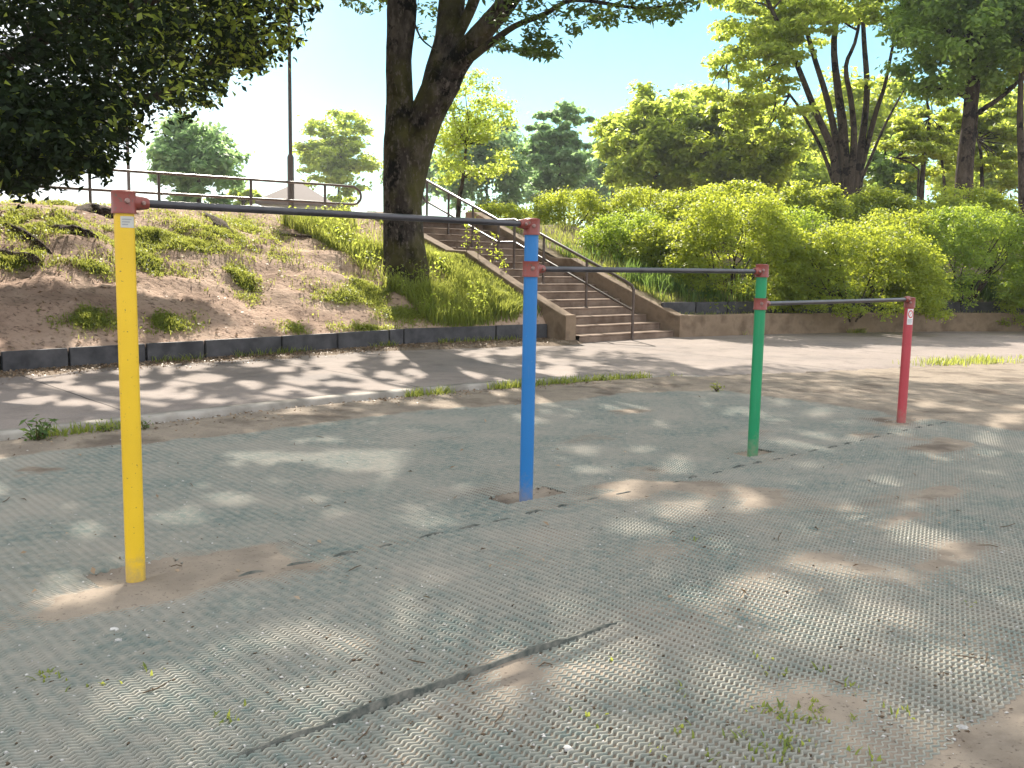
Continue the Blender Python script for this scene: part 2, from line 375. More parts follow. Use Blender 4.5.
cr_ = wn('ShaderNodeValToRGB'); cr_.color_ramp.elements[0].position = .3; cr_.color_ramp.elements[0].color = (FILL_CLOUD*.78*.96,FILL_CLOUD*.78,FILL_CLOUD*.78*1.05,1); cr_.color_ramp.elements[1].position = .7; cr_.color_ramp.elements[1].color = (FILL_CLOUD*1.2*.96,FILL_CLOUD*1.2,FILL_CLOUD*1.2*1.05,1)
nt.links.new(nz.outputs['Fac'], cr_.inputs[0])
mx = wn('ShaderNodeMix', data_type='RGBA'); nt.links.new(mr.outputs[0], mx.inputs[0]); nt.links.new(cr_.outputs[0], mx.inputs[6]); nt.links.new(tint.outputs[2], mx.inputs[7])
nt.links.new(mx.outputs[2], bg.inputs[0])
sl = bpy.data.lights.new('sun', 'SUN'); sl.energy = 5.0; sl.angle = math.radians(.5); sl.color = (1,.915,.79)
so = bpy.data.objects.new('sun', sl); COL.objects.link(so); so.rotation_euler = Vector(SUN).to_track_quat('Z','Y').to_euler()
S.view_settings.view_transform = 'Standard'; S.view_settings.look = 'None'; S.view_settings.gamma = 1
S.view_settings.use_curve_mapping = False; S.view_settings.exposure = 1.27
S.cycles.max_bounces = 7; S.cycles.diffuse_bounces = 4; S.cycles.transmission_bounces = 4; S.cycles.transparent_max_bounces = 6
S.cycles.use_denoising = True

# ------------------------------------------------------------------ ground
def axis(lo, hi, st, far):
    mid = np.arange(lo, hi+st/2, st); k = st*1.25**np.arange(1, 60); k = np.cumsum(k); k = k[k < far]
    return np.concatenate([(lo-k)[::-1], mid, hi+k])
gx, gy = axis(-4.6, 8.6, .045, 500), axis(1.6, 11.6, .045, 500)
X, Y = np.meshgrid(gx, gy); Z = ground_z(X, Y)
def grid_faces(nr, nc):
    i = np.arange(nr*nc).reshape(nr, nc)
    return np.stack([i[:-1,:-1], i[:-1,1:], i[1:,1:], i[1:,:-1]], -1).reshape(-1,4)
g_o = mesh('ground', np.stack([X,Y,Z], -1), grid_faces(*X.shape), M['soil'], smooth=True); tag(g_o, 'bare packed brown soil under the rubber mats and paths', 'ground', kind='structure')

# paving: path in front of the bank, and the plaza before the steps
def paved(name, us, far, label):
    rows = []
    for u in us:
        lo = float(vn(u))+.10*float(1-sm(8.2,9.4,u)); hi = far(u); rows.append([(u, v) for v in np.linspace(lo, hi, 40)])
    A = np.array(rows); x, y = uv2xy(A[...,0], A[...,1])
    edge = np.linspace(0, 1, 40)[None,:]
    z = path_z(A[...,0], A[...,1])+.004*(fbm(x*1.1, y*1.1, 2)-.5)-np.where(A[...,0] > 8.8, .03*np.exp(-edge/.02), 0)
    o = mesh(name, np.stack([x,y,z], -1), grid_faces(*x.shape)[:,::-1], M['paving'], smooth=True)
    return tag(o, label, name.replace('_',' '), kind='structure')
def far_edge(u):
    if u < S0-.02: return float(vb(u))+.1
    if u < 13.93: return SV+.05
    return float(vp(u))+.1
us = np.concatenate([np.arange(-45,-4,1.5), np.arange(-4,24,.12), np.arange(24,45,1.)])
paved('path', us, far_edge, 'pinkish grey paved path running between the kerb and the earth bank')
du = np.concatenate([np.arange(-20,0,.5), np.arange(0,11.45,.07)]); dv = np.array([.05,-.03,-.10,-.2,-.32,-.45,-.6]); A, B = np.meshgrid(du, dv)
Vv = vb(A)+B*(.45+1.1*fbm(A*1.3, 2.2, 3)); x, y = uv2xy(A, Vv); z = .04+np.array([.035,.034,.028,.024,.018,.012,-.03])[:,None]*np.ones_like(A)+.018*(fbm(x*4, y*4, 3)-.5)
tag(mesh('dirt', np.stack([x,y,z], -1), grid_faces(*x.shape)[:,::-1], M['litterdirt'], smooth=True), 'dark strip of dirt and leaf mould washed against the edging boards', 'dirt', kind='structure')
# kerb strip along the path, dying out at its rounded end
ku = np.concatenate([np.arange(-45,0,1.5), np.arange(0,9.5,.1)])
KV = []
for u in ku:
    v0 = float(vn(u))-.03; top = .062-.055*float(sm(7.2,9.4,u))+.004*(float(vnoise(u*3,2))-.5); w = .135
    j = .006*(float(vnoise(u*5,7))-.5)
    for dv, z in ((j,-.05),(j,top-.018),(.018+j,top),(w,top+.001),(w,-.05)): KV.append(W(u, v0+dv, z))
kn = len(ku); i = np.arange(kn*5).reshape(kn,5)
kf = np.stack([i[:-1,:-1],i[1:,:-1],i[1:,1:],i[:-1,1:]], -1).reshape(-1,4)
tag(mesh('kerb', KV, kf, M['kerb']), 'low weathered concrete kerb along the near edge of the path', 'kerb', kind='structure')

# hill left of the stairs, the planted bank right of them and the level land behind
def sheet(name, us, vfun, zf, mat, label):
    ts = np.concatenate([np.arange(0,9,.09), np.cumsum(.12*1.16**np.arange(0,48))+9]); ts = ts[ts < 420]
    A, B = np.meshgrid(us, ts); Vv = vfun(A)+B; z = zf(A, Vv); x, y = uv2xy(A, Vv)
    return np.stack([x,y,z], -1), grid_faces(*x.shape)
hu = np.concatenate([-np.cumsum(.2*1.15**np.arange(0,40))[::-1][:-1]-2, np.arange(-2,S0-.02,.09), [S0-.02]]); hu = hu[hu > -250]
V1, F1 = sheet('h', hu, vb, z_left, None, '')
mu = np.array([S0-.02,(S0+S1)/2,S1+.05]); mv = np.concatenate([[SV+5.28], SV+5.3+np.cumsum(.3*1.2**np.arange(0,32))])
A, B = np.meshgrid(mu, mv); x, y = uv2xy(A, B); V2 = np.stack([x,y,np.full(x.shape,PLAT-.006)], -1); F2 = grid_faces(*x.shape)
tag(mesh('hill', np.concatenate([V1.reshape(-1,3), V2.reshape(-1,3)]), np.concatenate([F1, F2+V1.size//3]), M['hill'], smooth=True), 'worn bare earth slope rising behind the dark edging boards', 'hill', kind='structure')
ru = np.concatenate([np.arange(S1+.05,25,.1), 25+np.cumsum(.15*1.15**np.arange(0,40))]); ru = ru[ru < 250]
V3, F3 = sheet('b', ru, vp, z_right, None, '')
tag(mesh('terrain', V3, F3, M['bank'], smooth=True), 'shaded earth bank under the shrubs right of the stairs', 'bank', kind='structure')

# ------------------------------------------------------------------ rubber mats
LAM, SP, AMP = .045, .0200, .0066
def mat_rows(name, v0, v1, label, edges=()):
    Vs, Fs, n = [], [], 0
    for v in np.arange(v0+.011, v1-.008, SP):
        step = LAM/8 if v < 3.0 else LAM/5
        u = np.arange(-3.2, UEND-.02+.03*math.sin(v*40), step)
        vv = v+AMP*np.sin(2*math.pi*u/LAM)+.006*(vnoise(u*1.3, v*1.3)-.5)
        x, y = uv2xy(u, vv); P = np.stack([x,y,0*x], -1); px, py = proj(P)
        ok = (px > -140) & (px < 1164) & (py < 860) & ~in_hole(u, vv)
        ok &= soil_rel(u, vv) < .016
        zc = mat_z(u, vv); top = zc+.0095+.0025*(vnoise(u*14, v*14)-.5)
        idx = np.nonzero(ok)[0]
        if len(idx) < 3: continue
        Vn = np.stack([VX[0]+0*u, VX[1]+0*u, 0*u], -1)
        sl_ = AMP*2*math.pi/LAM*np.cos(2*math.pi*u/LAM); nv = np.stack([VX[0]-sl_*UX[0], VX[1]-sl_*UX[1], 0*u], -1); nv /= np.linalg.norm(nv, axis=1)[:,None]
        Pb = np.stack([x,y,zc-.006], -1); Pt = np.stack([x,y,top], -1)
        quad = np.stack([Pb-nv*.0046, Pt-nv*.0024, Pt+nv*.0024, Pb+nv*.0046], 1)     # (m,4,3)
        quad[:,0,2] = zc-.006
        sel = np.nonzero(ok[:-1] & ok[1:])[0]
        b = n+sel[:,None]*4; k = np.arange(3)[None,:]
        Fs.append(np.stack([b+k, b+k+4, b+k+5, b+k+1], -1).reshape(-1,4)); Vs.append(quad.reshape(-1,3)); n += len(u)*4
    nr = sum(len(f) for f in Fs)
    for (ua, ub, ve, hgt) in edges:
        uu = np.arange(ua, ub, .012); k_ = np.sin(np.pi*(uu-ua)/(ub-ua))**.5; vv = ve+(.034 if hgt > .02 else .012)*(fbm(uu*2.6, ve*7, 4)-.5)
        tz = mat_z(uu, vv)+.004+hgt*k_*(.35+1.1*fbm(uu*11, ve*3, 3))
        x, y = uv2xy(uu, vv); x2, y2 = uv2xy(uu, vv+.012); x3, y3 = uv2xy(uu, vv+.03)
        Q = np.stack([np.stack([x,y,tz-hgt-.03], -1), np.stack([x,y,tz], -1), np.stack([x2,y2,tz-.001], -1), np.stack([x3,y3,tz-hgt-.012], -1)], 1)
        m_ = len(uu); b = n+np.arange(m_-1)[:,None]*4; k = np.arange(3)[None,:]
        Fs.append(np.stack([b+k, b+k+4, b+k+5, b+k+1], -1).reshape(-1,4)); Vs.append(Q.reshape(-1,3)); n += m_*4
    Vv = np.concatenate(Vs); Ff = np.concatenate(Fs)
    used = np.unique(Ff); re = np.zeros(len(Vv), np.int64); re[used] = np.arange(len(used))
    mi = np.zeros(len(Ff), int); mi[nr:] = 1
    o = mesh(name, Vv[used], re[Ff], [M['mat'], M['matedge_shaded']], smooth=False, midx=mi)
    return tag(o, label, 'rubber mat', 'green rubber mats under the bars')
mat_rows('rubber_mat', ROWS[0], ROWS[1], 'dusty green ribbed rubber mat nearest the camera with sprouting weeds')
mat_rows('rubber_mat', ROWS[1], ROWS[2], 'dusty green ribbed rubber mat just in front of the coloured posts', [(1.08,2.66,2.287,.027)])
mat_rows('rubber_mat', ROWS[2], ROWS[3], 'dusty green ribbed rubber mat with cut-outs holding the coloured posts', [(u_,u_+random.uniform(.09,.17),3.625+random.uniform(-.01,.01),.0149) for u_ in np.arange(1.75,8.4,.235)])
mat_rows('rubber_mat', ROWS[3], ROWS[4], 'dusty green ribbed rubber mat half buried along the kerb')

# ------------------------------------------------------------------ the bars
POSTS = [('yellow',136,583,1.593),('blue',526,500,1.579),('green',752.5,455,1.355),('red',901,423,1.098)]
BARZ = [1.545, 1.303, 1.078]
bases = [G(x,y) for _, x, y, _ in POSTS]
bar_o = empty('horizontal_bar', bases[0]); tag(bar_o, 'triple pull-up bar in three heights on yellow, blue, green and red posts', 'pull-up bar')
PR = .0382
def patch(mb, c, r, a0, a1, z0, z1, mi, n=10):
    V = [(c[0]+r*math.cos(an), c[1]+r*math.sin(an), z) for z in (z0,z1) for an in np.linspace(a0,a1,n)]
    mb.add(V, [(k,k+1,n+k+1,n+k) for k in range(n-1)], mi)
def bolt(mb, p, d, r=.011, h=.009):
    d = np.asarray(d, float); mb.tube([p, p+d*h*.6, p+d*h, p+d*h, p+d*(h+.003)], [r, r, r*.75, r*.45, r*.4], 8)
posts = []
for k, (cn, px, py, H) in enumerate(POSTS):
    b = bases[k]; mb = MB(); cap = .088
    mb.lathe(b, [(PR,-.1),(PR,H-cap*.5)], 28)
    po = mb.build('post', M[cn], bar_o); auto_smooth(po); tag(po, f'{cn} painted steel post'); posts.append(po)
    ux = np.array([UX[0],UX[1],0]); toc = np.array([-b[0],-b[1],0]); toc /= np.linalg.norm(toc)
    def collar(zc, h, dirs, top, name='collar'):
        mb = MB(); R = PR+.0075
        pr = [(PR+.0005,-h/2),(R+.002,-h/2),(R+.002,-h/2+.007),(R,-h/2+.010),(R,h/2-.010),(R+.001,h/2-.004)]
        pr += [(R-.006,h/2),(R-.02,h/2+.003)] if top else [(R+.002,h/2),(PR+.0005,h/2)]
        mb.lathe((b[0],b[1],zc), pr, 28)
        for s, bz in dirs:
            p0 = np.array([b[0],b[1],bz])+ux*s*(R-.012); mb.tube([p0, p0+ux*s*.03, p0+ux*s*.055, p0+ux*s*.062], [.031,.027,.0235,.021], 16)
        o = mb.build(name, M['collar'], po); auto_smooth(o)
        def add_bolt(p, d, *r):
            q = MB(); bolt(q, p, d, *r); q.build('bolt', M['bolt'], po)
        sd = np.array([ux[1],-ux[0],0])
        fr = toc*.96+ux*.28; fr /= np.linalg.norm(fr)
        add_bolt(np.array([b[0],b[1],zc+.004])+fr*(R-.002), fr)
        for s, bz in dirs: add_bolt(np.array([b[0],b[1],bz])+ux*s*(R+.022)+sd*.026, sd, .009)
    dirs_top = {0:[(1,BARZ[0])], 1:[(-1,BARZ[0])], 2:[(-1,BARZ[1])], 3:[(-1,BARZ[2])]}[k]
    collar(H-cap/2-.003, cap, dirs_top, True)
    if k == 1: collar(BARZ[1], .085, [(1,BARZ[1])], False)
    if k == 2: collar(BARZ[2], .08, [(1,BARZ[2])], False)
    ac = math.atan2(toc[1], toc[0])
    if k == 0:
        s = MB(); patch(s, b, PR+.0012, ac-.35, ac+1.15, H-cap-.058, H-cap-.014, 0)
        for q in range(3): patch(s, b, PR+.0018, ac-.2, ac+.75-.2*q, H-cap-.028-.010*q, H-cap-.024-.010*q, 1)
        tag(s.build('sticker', [M['silver'],M['signgrey']], po), 'worn silver maker label')
    if k == 3:
        s = MB(); z1 = H-cap-.012; z0 = z1-.135; patch(s, b, PR+.0012, ac-.25, ac+1.05, z0, z1, 0)
        zc, cc, rr = z1-.045, ac+.42, .021
        n = 26; V = []
        for r_ in (rr, rr*.72):
            for i_ in range(n):
                q = 2*math.pi*i_/n; an = cc+r_*math.cos(q)/PR; V.append((b[0]+(PR+.0018)*math.cos(an), b[1]+(PR+.0018)*math.sin(an), zc+r_*1.6*math.sin(q)))
        s.add(V, [(i_,(i_+1)%n,n+(i_+1)%n,n+i_) for i_ in range(n)], 1)
        V = []
        for tt in np.linspace(-.8,.8,7):
            for w_ in (-.003,.003):
                an = cc+(tt*rr*.75)/PR; V.append((b[0]+(PR+.0019)*math.cos(an), b[1]+(PR+.0019)*math.sin(an), zc+tt*rr*1.2+w_))
        s.add(V, [(2*i_,2*i_+2,2*i_+3,2*i_+1) for i_ in range(6)], 1)
        for q in range(4): patch(s, b, PR+.0018, ac-.1, ac+.9-.15*(q%2), zc-.048-.010*q, zc-.044-.010*q, 2)
        tag(s.build('sticker', [M['white'],M['signred'],M['signgrey']], po), 'white sticker with a red prohibition ring')
for k in range(3):
    A_ = bases[k].copy(); B_ = bases[k+1].copy(); A_[2] = B_[2] = BARZ[k]
    d = (B_-A_)/np.linalg.norm(B_-A_); mb = MB(); mb.tube([A_+d*.06, (A_+B_)/2, B_-d*.06], .0162, 18)
    o = mb.build('bar', M['barsteel'], bar_o); auto_smooth(o); tag(o, ['highest dark steel bar','middle dark steel bar','lowest dark steel bar'][k])

# ------------------------------------------------------------------ edging boards
def board(A_, B_, z0, z1, label, group, th=.06):
    d = B_-A_; L = math.hypot(d[0], d[1]); ang = math.atan2(d[1], d[0]); c = (A_+B_)/2
    o = empty('edging_board', (c[0], c[1], z0)); tag(o, label, 'edging board', group)
    mb = MB(); mb.box((c[0],c[1],(z0+z1)/2), L-.03, th, z1-z0, ang+random.uniform(-.006,.006), 0, .008)
    b_ = mb.build('panel', M['board'], o)
    q = MB(); e = A_+d/L*.02; q.box((e[0]+.02,e[1]+.03,(z0+z1)/2-.01), .075, .05, z1-z0-.02, ang); q.build('stake', M['dark'], o)
jx = [(-190,363),(-95,357.5),(0,352),(68,348),(145,344),(206,341.5),(281,337),(337,334),(388,331),(401,330),(490,326.5),(549,323.5)]
JP = []
for x_, y_ in jx:
    p = G(x_, y_, .28); u_, v_ = xy2uv(p[0], p[1]); u_ = min(u_, 11.15); JP.append(W(u_, float(vb(u_))-.02, 0))
lbl = ['dark edging board running out of the photo past its left edge','second dark edging board out past the left edge','dark edging board at the left edge of the photo','dark edging board passing behind the yellow post','dark edging board just right of the yellow post',
 'second dark edging board right of the yellow post','dark edging board below the bare earth patch','short dark edging board left of the big trunk','very short dark edging piece under the big trunk',
 'long dark edging board below the trunk shadow','dark edging board touching the blue post in view, next to the stair wall']
for i_ in range(len(JP)-1): board(JP[i_], JP[i_+1], -.05, .275+.003*i_, lbl[i_], 'dark boards edging the bare slope')
uu = np.linspace(13.98, 24.6, 14)
for i_ in range(13):
    A_ = W(uu[i_], float(vp(uu[i_]))+.48); B_ = W(uu[i_+1], float(vp(uu[i_+1]))+.48)
    word = ['first','second','third','fourth','fifth','sixth','seventh','eighth','ninth','tenth','eleventh','twelfth','thirteenth'][i_]
    board(A_, B_, .3, .625, f'{word} dark board from the stairs along the top of the planter wall', 'dark boards behind the planter wall')

# ------------------------------------------------------------------ planter wall, stairs, rails
mb = MB(); pu = np.concatenate([[13.93], np.arange(14.2,30,.25)]); Vp = []
for u in pu:
    h = .41+.006*(float(vnoise(u*2,3))-.5)
    for dv, z in ((-.01,-.1),(-.01,h-.012),(.004,h),(.19,h),(.2,h-.01),(.2,.1)): Vp.append(W(u, float(vp(u))+dv, z))
n = len(pu); i = np.arange(n*6).reshape(n,6)
mb.add(Vp, [tuple(f) for f in np.stack([i[:-1,:-1],i[1:,:-1],i[1:,1:],i[:-1,1:]], -1).reshape(-1,4)]+[tuple(range(5,-1,-1)), tuple(range((n-1)*6,n*6))])
tag(mb.build('planter_wall', M['conc']), 'low brown concrete wall holding the shrub bank beside the stairs', 'wall')

st = empty('staircase', W((S0+S1)/2, SV, 0)); tag(st, 'concrete garden stairs climbing the bank with low side walls', 'stairs')
risers = [(.33*k_, .131*(k_+1)) for k_ in range(9)]+[(3.26+.36*k_, 1.179+.134*(k_+1)) for k_ in range(7)]
for k_, (s_, z_) in enumerate(risers):
    s_n = risers[k_+1][0] if k_+1 < len(risers) else s_+1.0
    h_ = .131 if k_ < 9 else .134
    nu = 26; V = []; w0, w1 = S0+.02, S1-.02
    for j in range(nu):
        u = w0+(w1-w0)*j/(nu-1); e = .010*(float(fbm(u*4, k_*3.7, 3))-.5); ch = .018*max(0, float(vnoise(u*6+k_*9, k_*5.3))-.72)*3
        for dv, z in ((0.0+e*.5,z_-h_-.05),(0.0+e,z_-.03),(-.012+e+ch,z_-.022),(-.012+e+ch,z_-.008-ch*.6),(.004+ch,z_),(.15,z_-.001),(s_n-s_+.02,z_-.002)): V.append(W(u, SV+s_+dv, z))
    i = np.arange(nu*7).reshape(nu,7)
    Fc = [tuple(f) for f in np.stack([i[:-1,:-1],i[1:,:-1],i[1:,1:],i[:-1,1:]], -1).reshape(-1,4)]
    m_ = MB(); m_.add(V, Fc); m_.build('step', M['step'], st)
# side walls with a level piece at the landing
def cheek(u0, u1, prof, zb):
    m_ = MB(); n = len(prof); V = []
    for s_, z_ in prof:
        for u, z in ((u0,zb),(u0,z_-.012),(u0+.012,z_),(u1-.012,z_),(u1,z_-.012),(u1,zb)): V.append(W(u, SV+s_, z))
    i = np.arange(n*6).reshape(n,6)
    Fc = [tuple(f) for f in np.stack([i[:-1,:-1],i[:-1,1:],i[1:,1:],i[1:,:-1]], -1).reshape(-1,4)]+[tuple(range(0,6)), tuple(range(n*6-1,n*6-7,-1))]
    m_.add(V, Fc); m_.build('side_wall', M['conc'], st)
cheek(S1, S1+.24, [(-.12,.416),(.02,.418),(2.72,1.41),(3.26,1.415),(5.77,2.40),(6.06,2.405)], -.1)
cheek(S0-.24, S0, [(.06,.47),(.16,.48),(1.47,.98),(2.70,1.50),(3.26,1.52),(5.60,2.28),(5.9,2.29)], -.1)

def s_of(x, y, u0):
    rd = ray(x,y); p0 = W(u0, 0); A_ = np.array([[rd[0],-VX[0]],[rd[1],-VX[1]]]); t_, s_ = np.linalg.solve(A_, p0[:2]-CAM[:2]); return s_-SV
HU = 12.64
hr = empty('stair_handrail', W(HU, SV-.1, 0)); tag(hr, 'brown steel pipe handrail up the middle of the stairs', 'handrail')
def zst(s_):
    z = 0
    for a_, b_ in risers:
        if s_ >= a_: z = b_
    return z
def rail_z(s_): return float(np.interp(s_, [-.1,2.98,3.45,5.83], [.95,2.125,2.12,3.01]))
RR = .028
top = [W(HU,SV+s_,rail_z(s_)) for s_ in (5.83,3.45,2.98,.12)]+[W(HU,SV-.06,.95),W(HU,SV-.10,.88)]
mid_ = [W(HU,SV+s_,rail_z(s_)-.43) for s_ in (5.86,3.45,2.98,-.1)]
topp = [W(HU,SV+5.86,rail_z(5.83)-.43), W(HU,SV+6.0,rail_z(5.83)-.3), W(HU,SV+5.98,rail_z(5.83)-.06)]+top
m_ = MB(); m_.tube(topp, RR, 10); auto_smooth(m_.build('top_rail', M['brown'], hr))
m_ = MB(); m_.tube(mid_, RR*.8, 10); auto_smooth(m_.build('mid_rail', M['brown'], hr))
for s_ in (-.10, s_of(591,300,HU)*0+1.02, 2.15, 2.98, 3.45, 4.25, 5.05, 5.8):
    m_ = MB(); m_.tube([W(HU,SV+s_,zst(s_)-.02), W(HU,SV+s_,rail_z(s_)-.01 if s_ > 0 else .885)], RR*.92, 10); m_.lathe(W(HU,SV+s_,zst(s_)), [(.045,0),(.045,.008),(.024,.012)], 12)
    auto_smooth(m_.build('post', M['brown'], hr))

gr = empty('guard_rail', W(12.4, 19.1, PLAT)); tag(gr, 'brown pipe guard rail along the crest of the slope', 'guard rail')
def gl(u): return 19.09+(12.44-u)*.0727
ZT = 2.95
loop = [W(-6,gl(-6),ZT)]+[W(u,gl(u),ZT) for u in (0,6,11,12.15)]+[W(12.33,gl(12.33),ZT-.03),W(12.44,gl(12.44),ZT-.12),W(12.46,gl(12.46),ZT-.24),W(12.40,gl(12.4),ZT-.34),W(12.2,gl(12.2),ZT-.40)]+[W(u,gl(u),ZT-.40) for u in (11,6,0,-6)]
m_ = MB(); m_.tube(smooth_path(loop[3:11],5), .028, 10); auto_smooth(m_.build('end_loop', M['brown'], gr))
for zz, nm in ((ZT,'top_rail'),(ZT-.40,'mid_rail')):
    m_ = MB(); m_.tube([W(u,gl(u),zz) for u in (-6,0,6,11)], .028, 10); auto_smooth(m_.build(nm, M['brown'], gr))
for px_ in (325,251,159,90,30,-40,-110):
    s_ = None; d_ = ray(px_,190); A_ = W(0,gl(0)); B_ = W(12,gl(12)); m2 = np.array([[d_[0],-(B_-A_)[0]],[d_[1],-(B_-A_)[1]]]); q = np.linalg.solve(m2, A_[:2]); p = A_+(B_-A_)*q[1]
    m_ = MB(); m_.tube([(p[0],p[1],PLAT-.3),(p[0],p[1],ZT)], .03, 10); auto_smooth(m_.build('post', M['brown'], gr))

# ------------------------------------------------------------------ far buildings and poles
def pole(x_, ybot, Yd, ztop, label, r=.07, sleeve=True):
    p = at(x_, ybot, Yd); p[2] = float(terr(p[0],p[1])); o = empty('utility_pole', p); tag(o, label, 'pole', 'slim poles behind the slope')
    m_ = MB(); m_.tube([p+(0,0,-.2), (p[0],p[1],ztop)], [r,r*.8], 12); auto_smooth(m_.build('shaft', M['pole'], o))
    if sleeve:
        zs = at(x_,157,Yd)[2]; m_ = MB(); m_.lathe(p, [(r*1.6,-.2),(r*1.6,zs-p[2]),(r*1.05,zs-p[2]+.06)], 12); auto_smooth(m_.build('sleeve', M['pole'], o))
    m_ = MB(); m_.lathe((p[0],p[1],ztop), [(.06,-.02),(.2,.03),(.24,.12),(.16,.26),(.03,.32)], 14); auto_smooth(m_.build('lamp_head', M['pole'], o))
pole(291,205,25,7.6,'tall brown lamp pole behind the guard rail', .054)
pole(129,190,31,8.2,'thinner brown pole partly hidden by the dark leafy tree', .055, False)
def house(x0, x1, yapex, yeave, Yd, label, wallm, roofm):
    L_, R_ = at(x0,yeave,Yd), at(x1,yeave,Yd); c = (L_+R_)/2; w = np.linalg.norm(R_-L_); zr = at((x0+x1)/2,yapex,Yd)[2]; ze = L_[2]
    o = empty('house', (c[0],c[1],PLAT)); tag(o, label, 'house')
    m_ = MB(); ww = w*.86; m_.box((c[0],c[1],(PLAT+ze)/2), ww, ww, ze-PLAT, .1); m_.build('wall', wallm, o)
    m_ = MB(); h = w/2
    ca, sa = math.cos(.1), math.sin(.1); rt = lambda x,y: (c[0]+x*ca-y*sa, c[1]+x*sa+y*ca)
    V = [(*rt(x,y),z) for z in (ze-.02,ze+.14) for x,y in ((-h,-h),(h,-h),(h,h),(-h,h))]+[(*rt(-h*.12,0),zr),(*rt(h*.12,0),zr)]
    m_.add(V, [(0,3,2,1),(0,1,5,4),(1,2,6,5),(2,3,7,6),(3,0,4,7),(4,5,9,8),(5,6,9),(6,7,8,9),(7,4,8)]); m_.build('roof', roofm, o)
    for k_ in (-.25,.05,.3):
        m_ = MB(); q = rt(k_*ww, -ww/2-.02); m_.box((q[0],q[1],PLAT+(ze-PLAT)*.62), ww*.15, .06, (ze-PLAT)*.38, .1); m_.build('window', M['glass'], o)
    m_ = MB(); q = rt(-.08*ww, -ww/2-.02); m_.box((q[0],q[1],PLAT+(ze-PLAT)*.42), ww*.11, .07, (ze-PLAT)*.84, .1); m_.build('door', M['pole'], o)
house(262,335,184,205.5,50,'small pale park building with a brown hipped roof beyond the guard rail',M['wallpale'],M['roof'])
house(752,822,141,149,75,'pale low building seen between the trees right of centre',M['wallpale'],M['roofpale'])

# ------------------------------------------------------------------ foliage tools
def unit(v): return v/(np.linalg.norm(v, axis=-1, keepdims=True)+1e-9)
def leaves(name, P, N, size, mat, parent=None, aspect=.55, fold=.12):
    n = len(P); N = unit(N); r = unit(rng.normal(size=(n,3))); t_ = unit(np.cross(N, r)); b = np.cross(N, t_)
    L = np.asarray(size)*np.ones(n); L = (L*rng.uniform(.65,1.3,n))[:,None]
    V = np.stack([P-t_*L*.5, P+b*L*aspect*.5+N*L*fold, P+t_*L*.5, P-b*L*aspect*.5+N*L*fold], 1)
    return mesh(name, V.reshape(-1,3), np.arange(n*4).reshape(n,4), mat, parent)
def clump_leaves(C, R, per, flat=.6, up=.5, shell=.35):
    """leaf positions and normals round clump centres C with radii R"""
    m = len(C); d = unit(rng.normal(size=(m,per,3))); d[...,2] = d[...,2]*.9+.12
    rr = (shell+(1-shell)*rng.random((m,per,1))**.6)
    rr = rr*(1+.30*rng.normal(size=rr.shape)); P = C[:,None,:]+d*rr*R[:,None,None]*np.array([1,1,flat])
    N = d*.5+np.array([0,0,up])+rng.normal(size=(m,per,3))*.45
    return P.reshape(-1,3), N.reshape(-1,3)
def hit(P, it=4):
    z = np.zeros(len(P))
    for _ in range(it):
        h = P-SUN*((P[:,2]-z)/SUN[2])[:,None]; z = terr(h[:,0], h[:,1])
    h = P-SUN*((P[:,2]-z)/SUN[2])[:,None]; return h
def inpoly(x, y, poly):
    x = np.nan_to_num(x, nan=-1e6); y = np.nan_to_num(y, nan=-1e6); c = np.zeros(x.shape, bool); n = len(poly); j = n-1
    for i in range(n):
        (xi,yi),(xj,yj) = poly[i], poly[j]
        c ^= ((yi > y) != (yj > y)) & (x < (xj-xi)*(y-yi)/(yj-yi+1e-12)+xi); j = i
    return c
LIT = [[(-40,200),(250,190),(545,190),(562,331),(420,341),(330,338),(240,326),(205,303),(150,300),(110,288),(60,290),(-40,292)],
       [(555,120),(1400,120),(1400,384),(1024,386),(940,385),(840,374),(768,363),(705,371),(640,354),(585,345),(562,335)]]
SPOTS = [(50,382,24,4),(85,398,12,4),(150,405,9,3),(185,388,16,3),(205,384,20,3),(230,362,20,3),(300,388,20,3),(350,378,14,3),(380,392,22,3),(330,368,18,3),(445,370,16,3),(470,381,14,3),(415,356,22,5),(490,347,8,3),
 (300,458,18,3),(355,460,30,8),(312,437,22,3),(405,476,17,7),(390,450,14,4),(575,413,16,4),(580,399,14,3),(615,406,24,3),(635,410,12,3),(640,440,14,3),(662,450,20,5),(690,456,14,5),(668,427,12,2),(722,440,12,4),(720,414,14,3),(745,452,10,3),
 (590,482,40,10),(620,496,50,10),(735,497,30,10),(650,510,35,10),(672,470,18,5),(560,375,14,5),(540,381,8,3),
 (265,638,24,12),(330,645,14,8),(395,600,18,7),(440,645,60,22),(500,665,50,25),(590,665,42,20),(620,640,25,12),(560,610,24,8),(350,700,50,12),(420,735,70,22),(330,735,30,15),(520,700,40,16),(180,520,24,5),(230,500,20,4),(430,520,26,6),(300,560,26,6),(840,520,26,6),(930,540,26,6),(560,560,22,6),(700,690,40,14),(880,620,24,8),(600,740,40,12),(150,700,34,12),(60,600,26,7),(250,455,18,4),(430,440,20,4),(520,420,22,4),(800,440,22,4),
 (775,600,26,14),(815,636,28,12),(740,585,15,6),(960,592,18,6),(980,600,16,5),(950,660,26,7),(985,672,14,5),(640,530,25,5),(700,600,20,6),(830,572,18,4),(890,488,10,3),(870,486,8,2),(240,605,10,6),(120,560,8,4)]
N0 = len(SPOTS)
for _ in range(230): SPOTS.append((rng.uniform(-20,600), rng.uniform(346,412), rng.uniform(4,13), rng.uniform(1.0,2.6)))
for _ in range(120): SPOTS.append((rng.uniform(-20,1040), rng.uniform(400,520), rng.uniform(5,13), rng.uniform(1.5,4)))
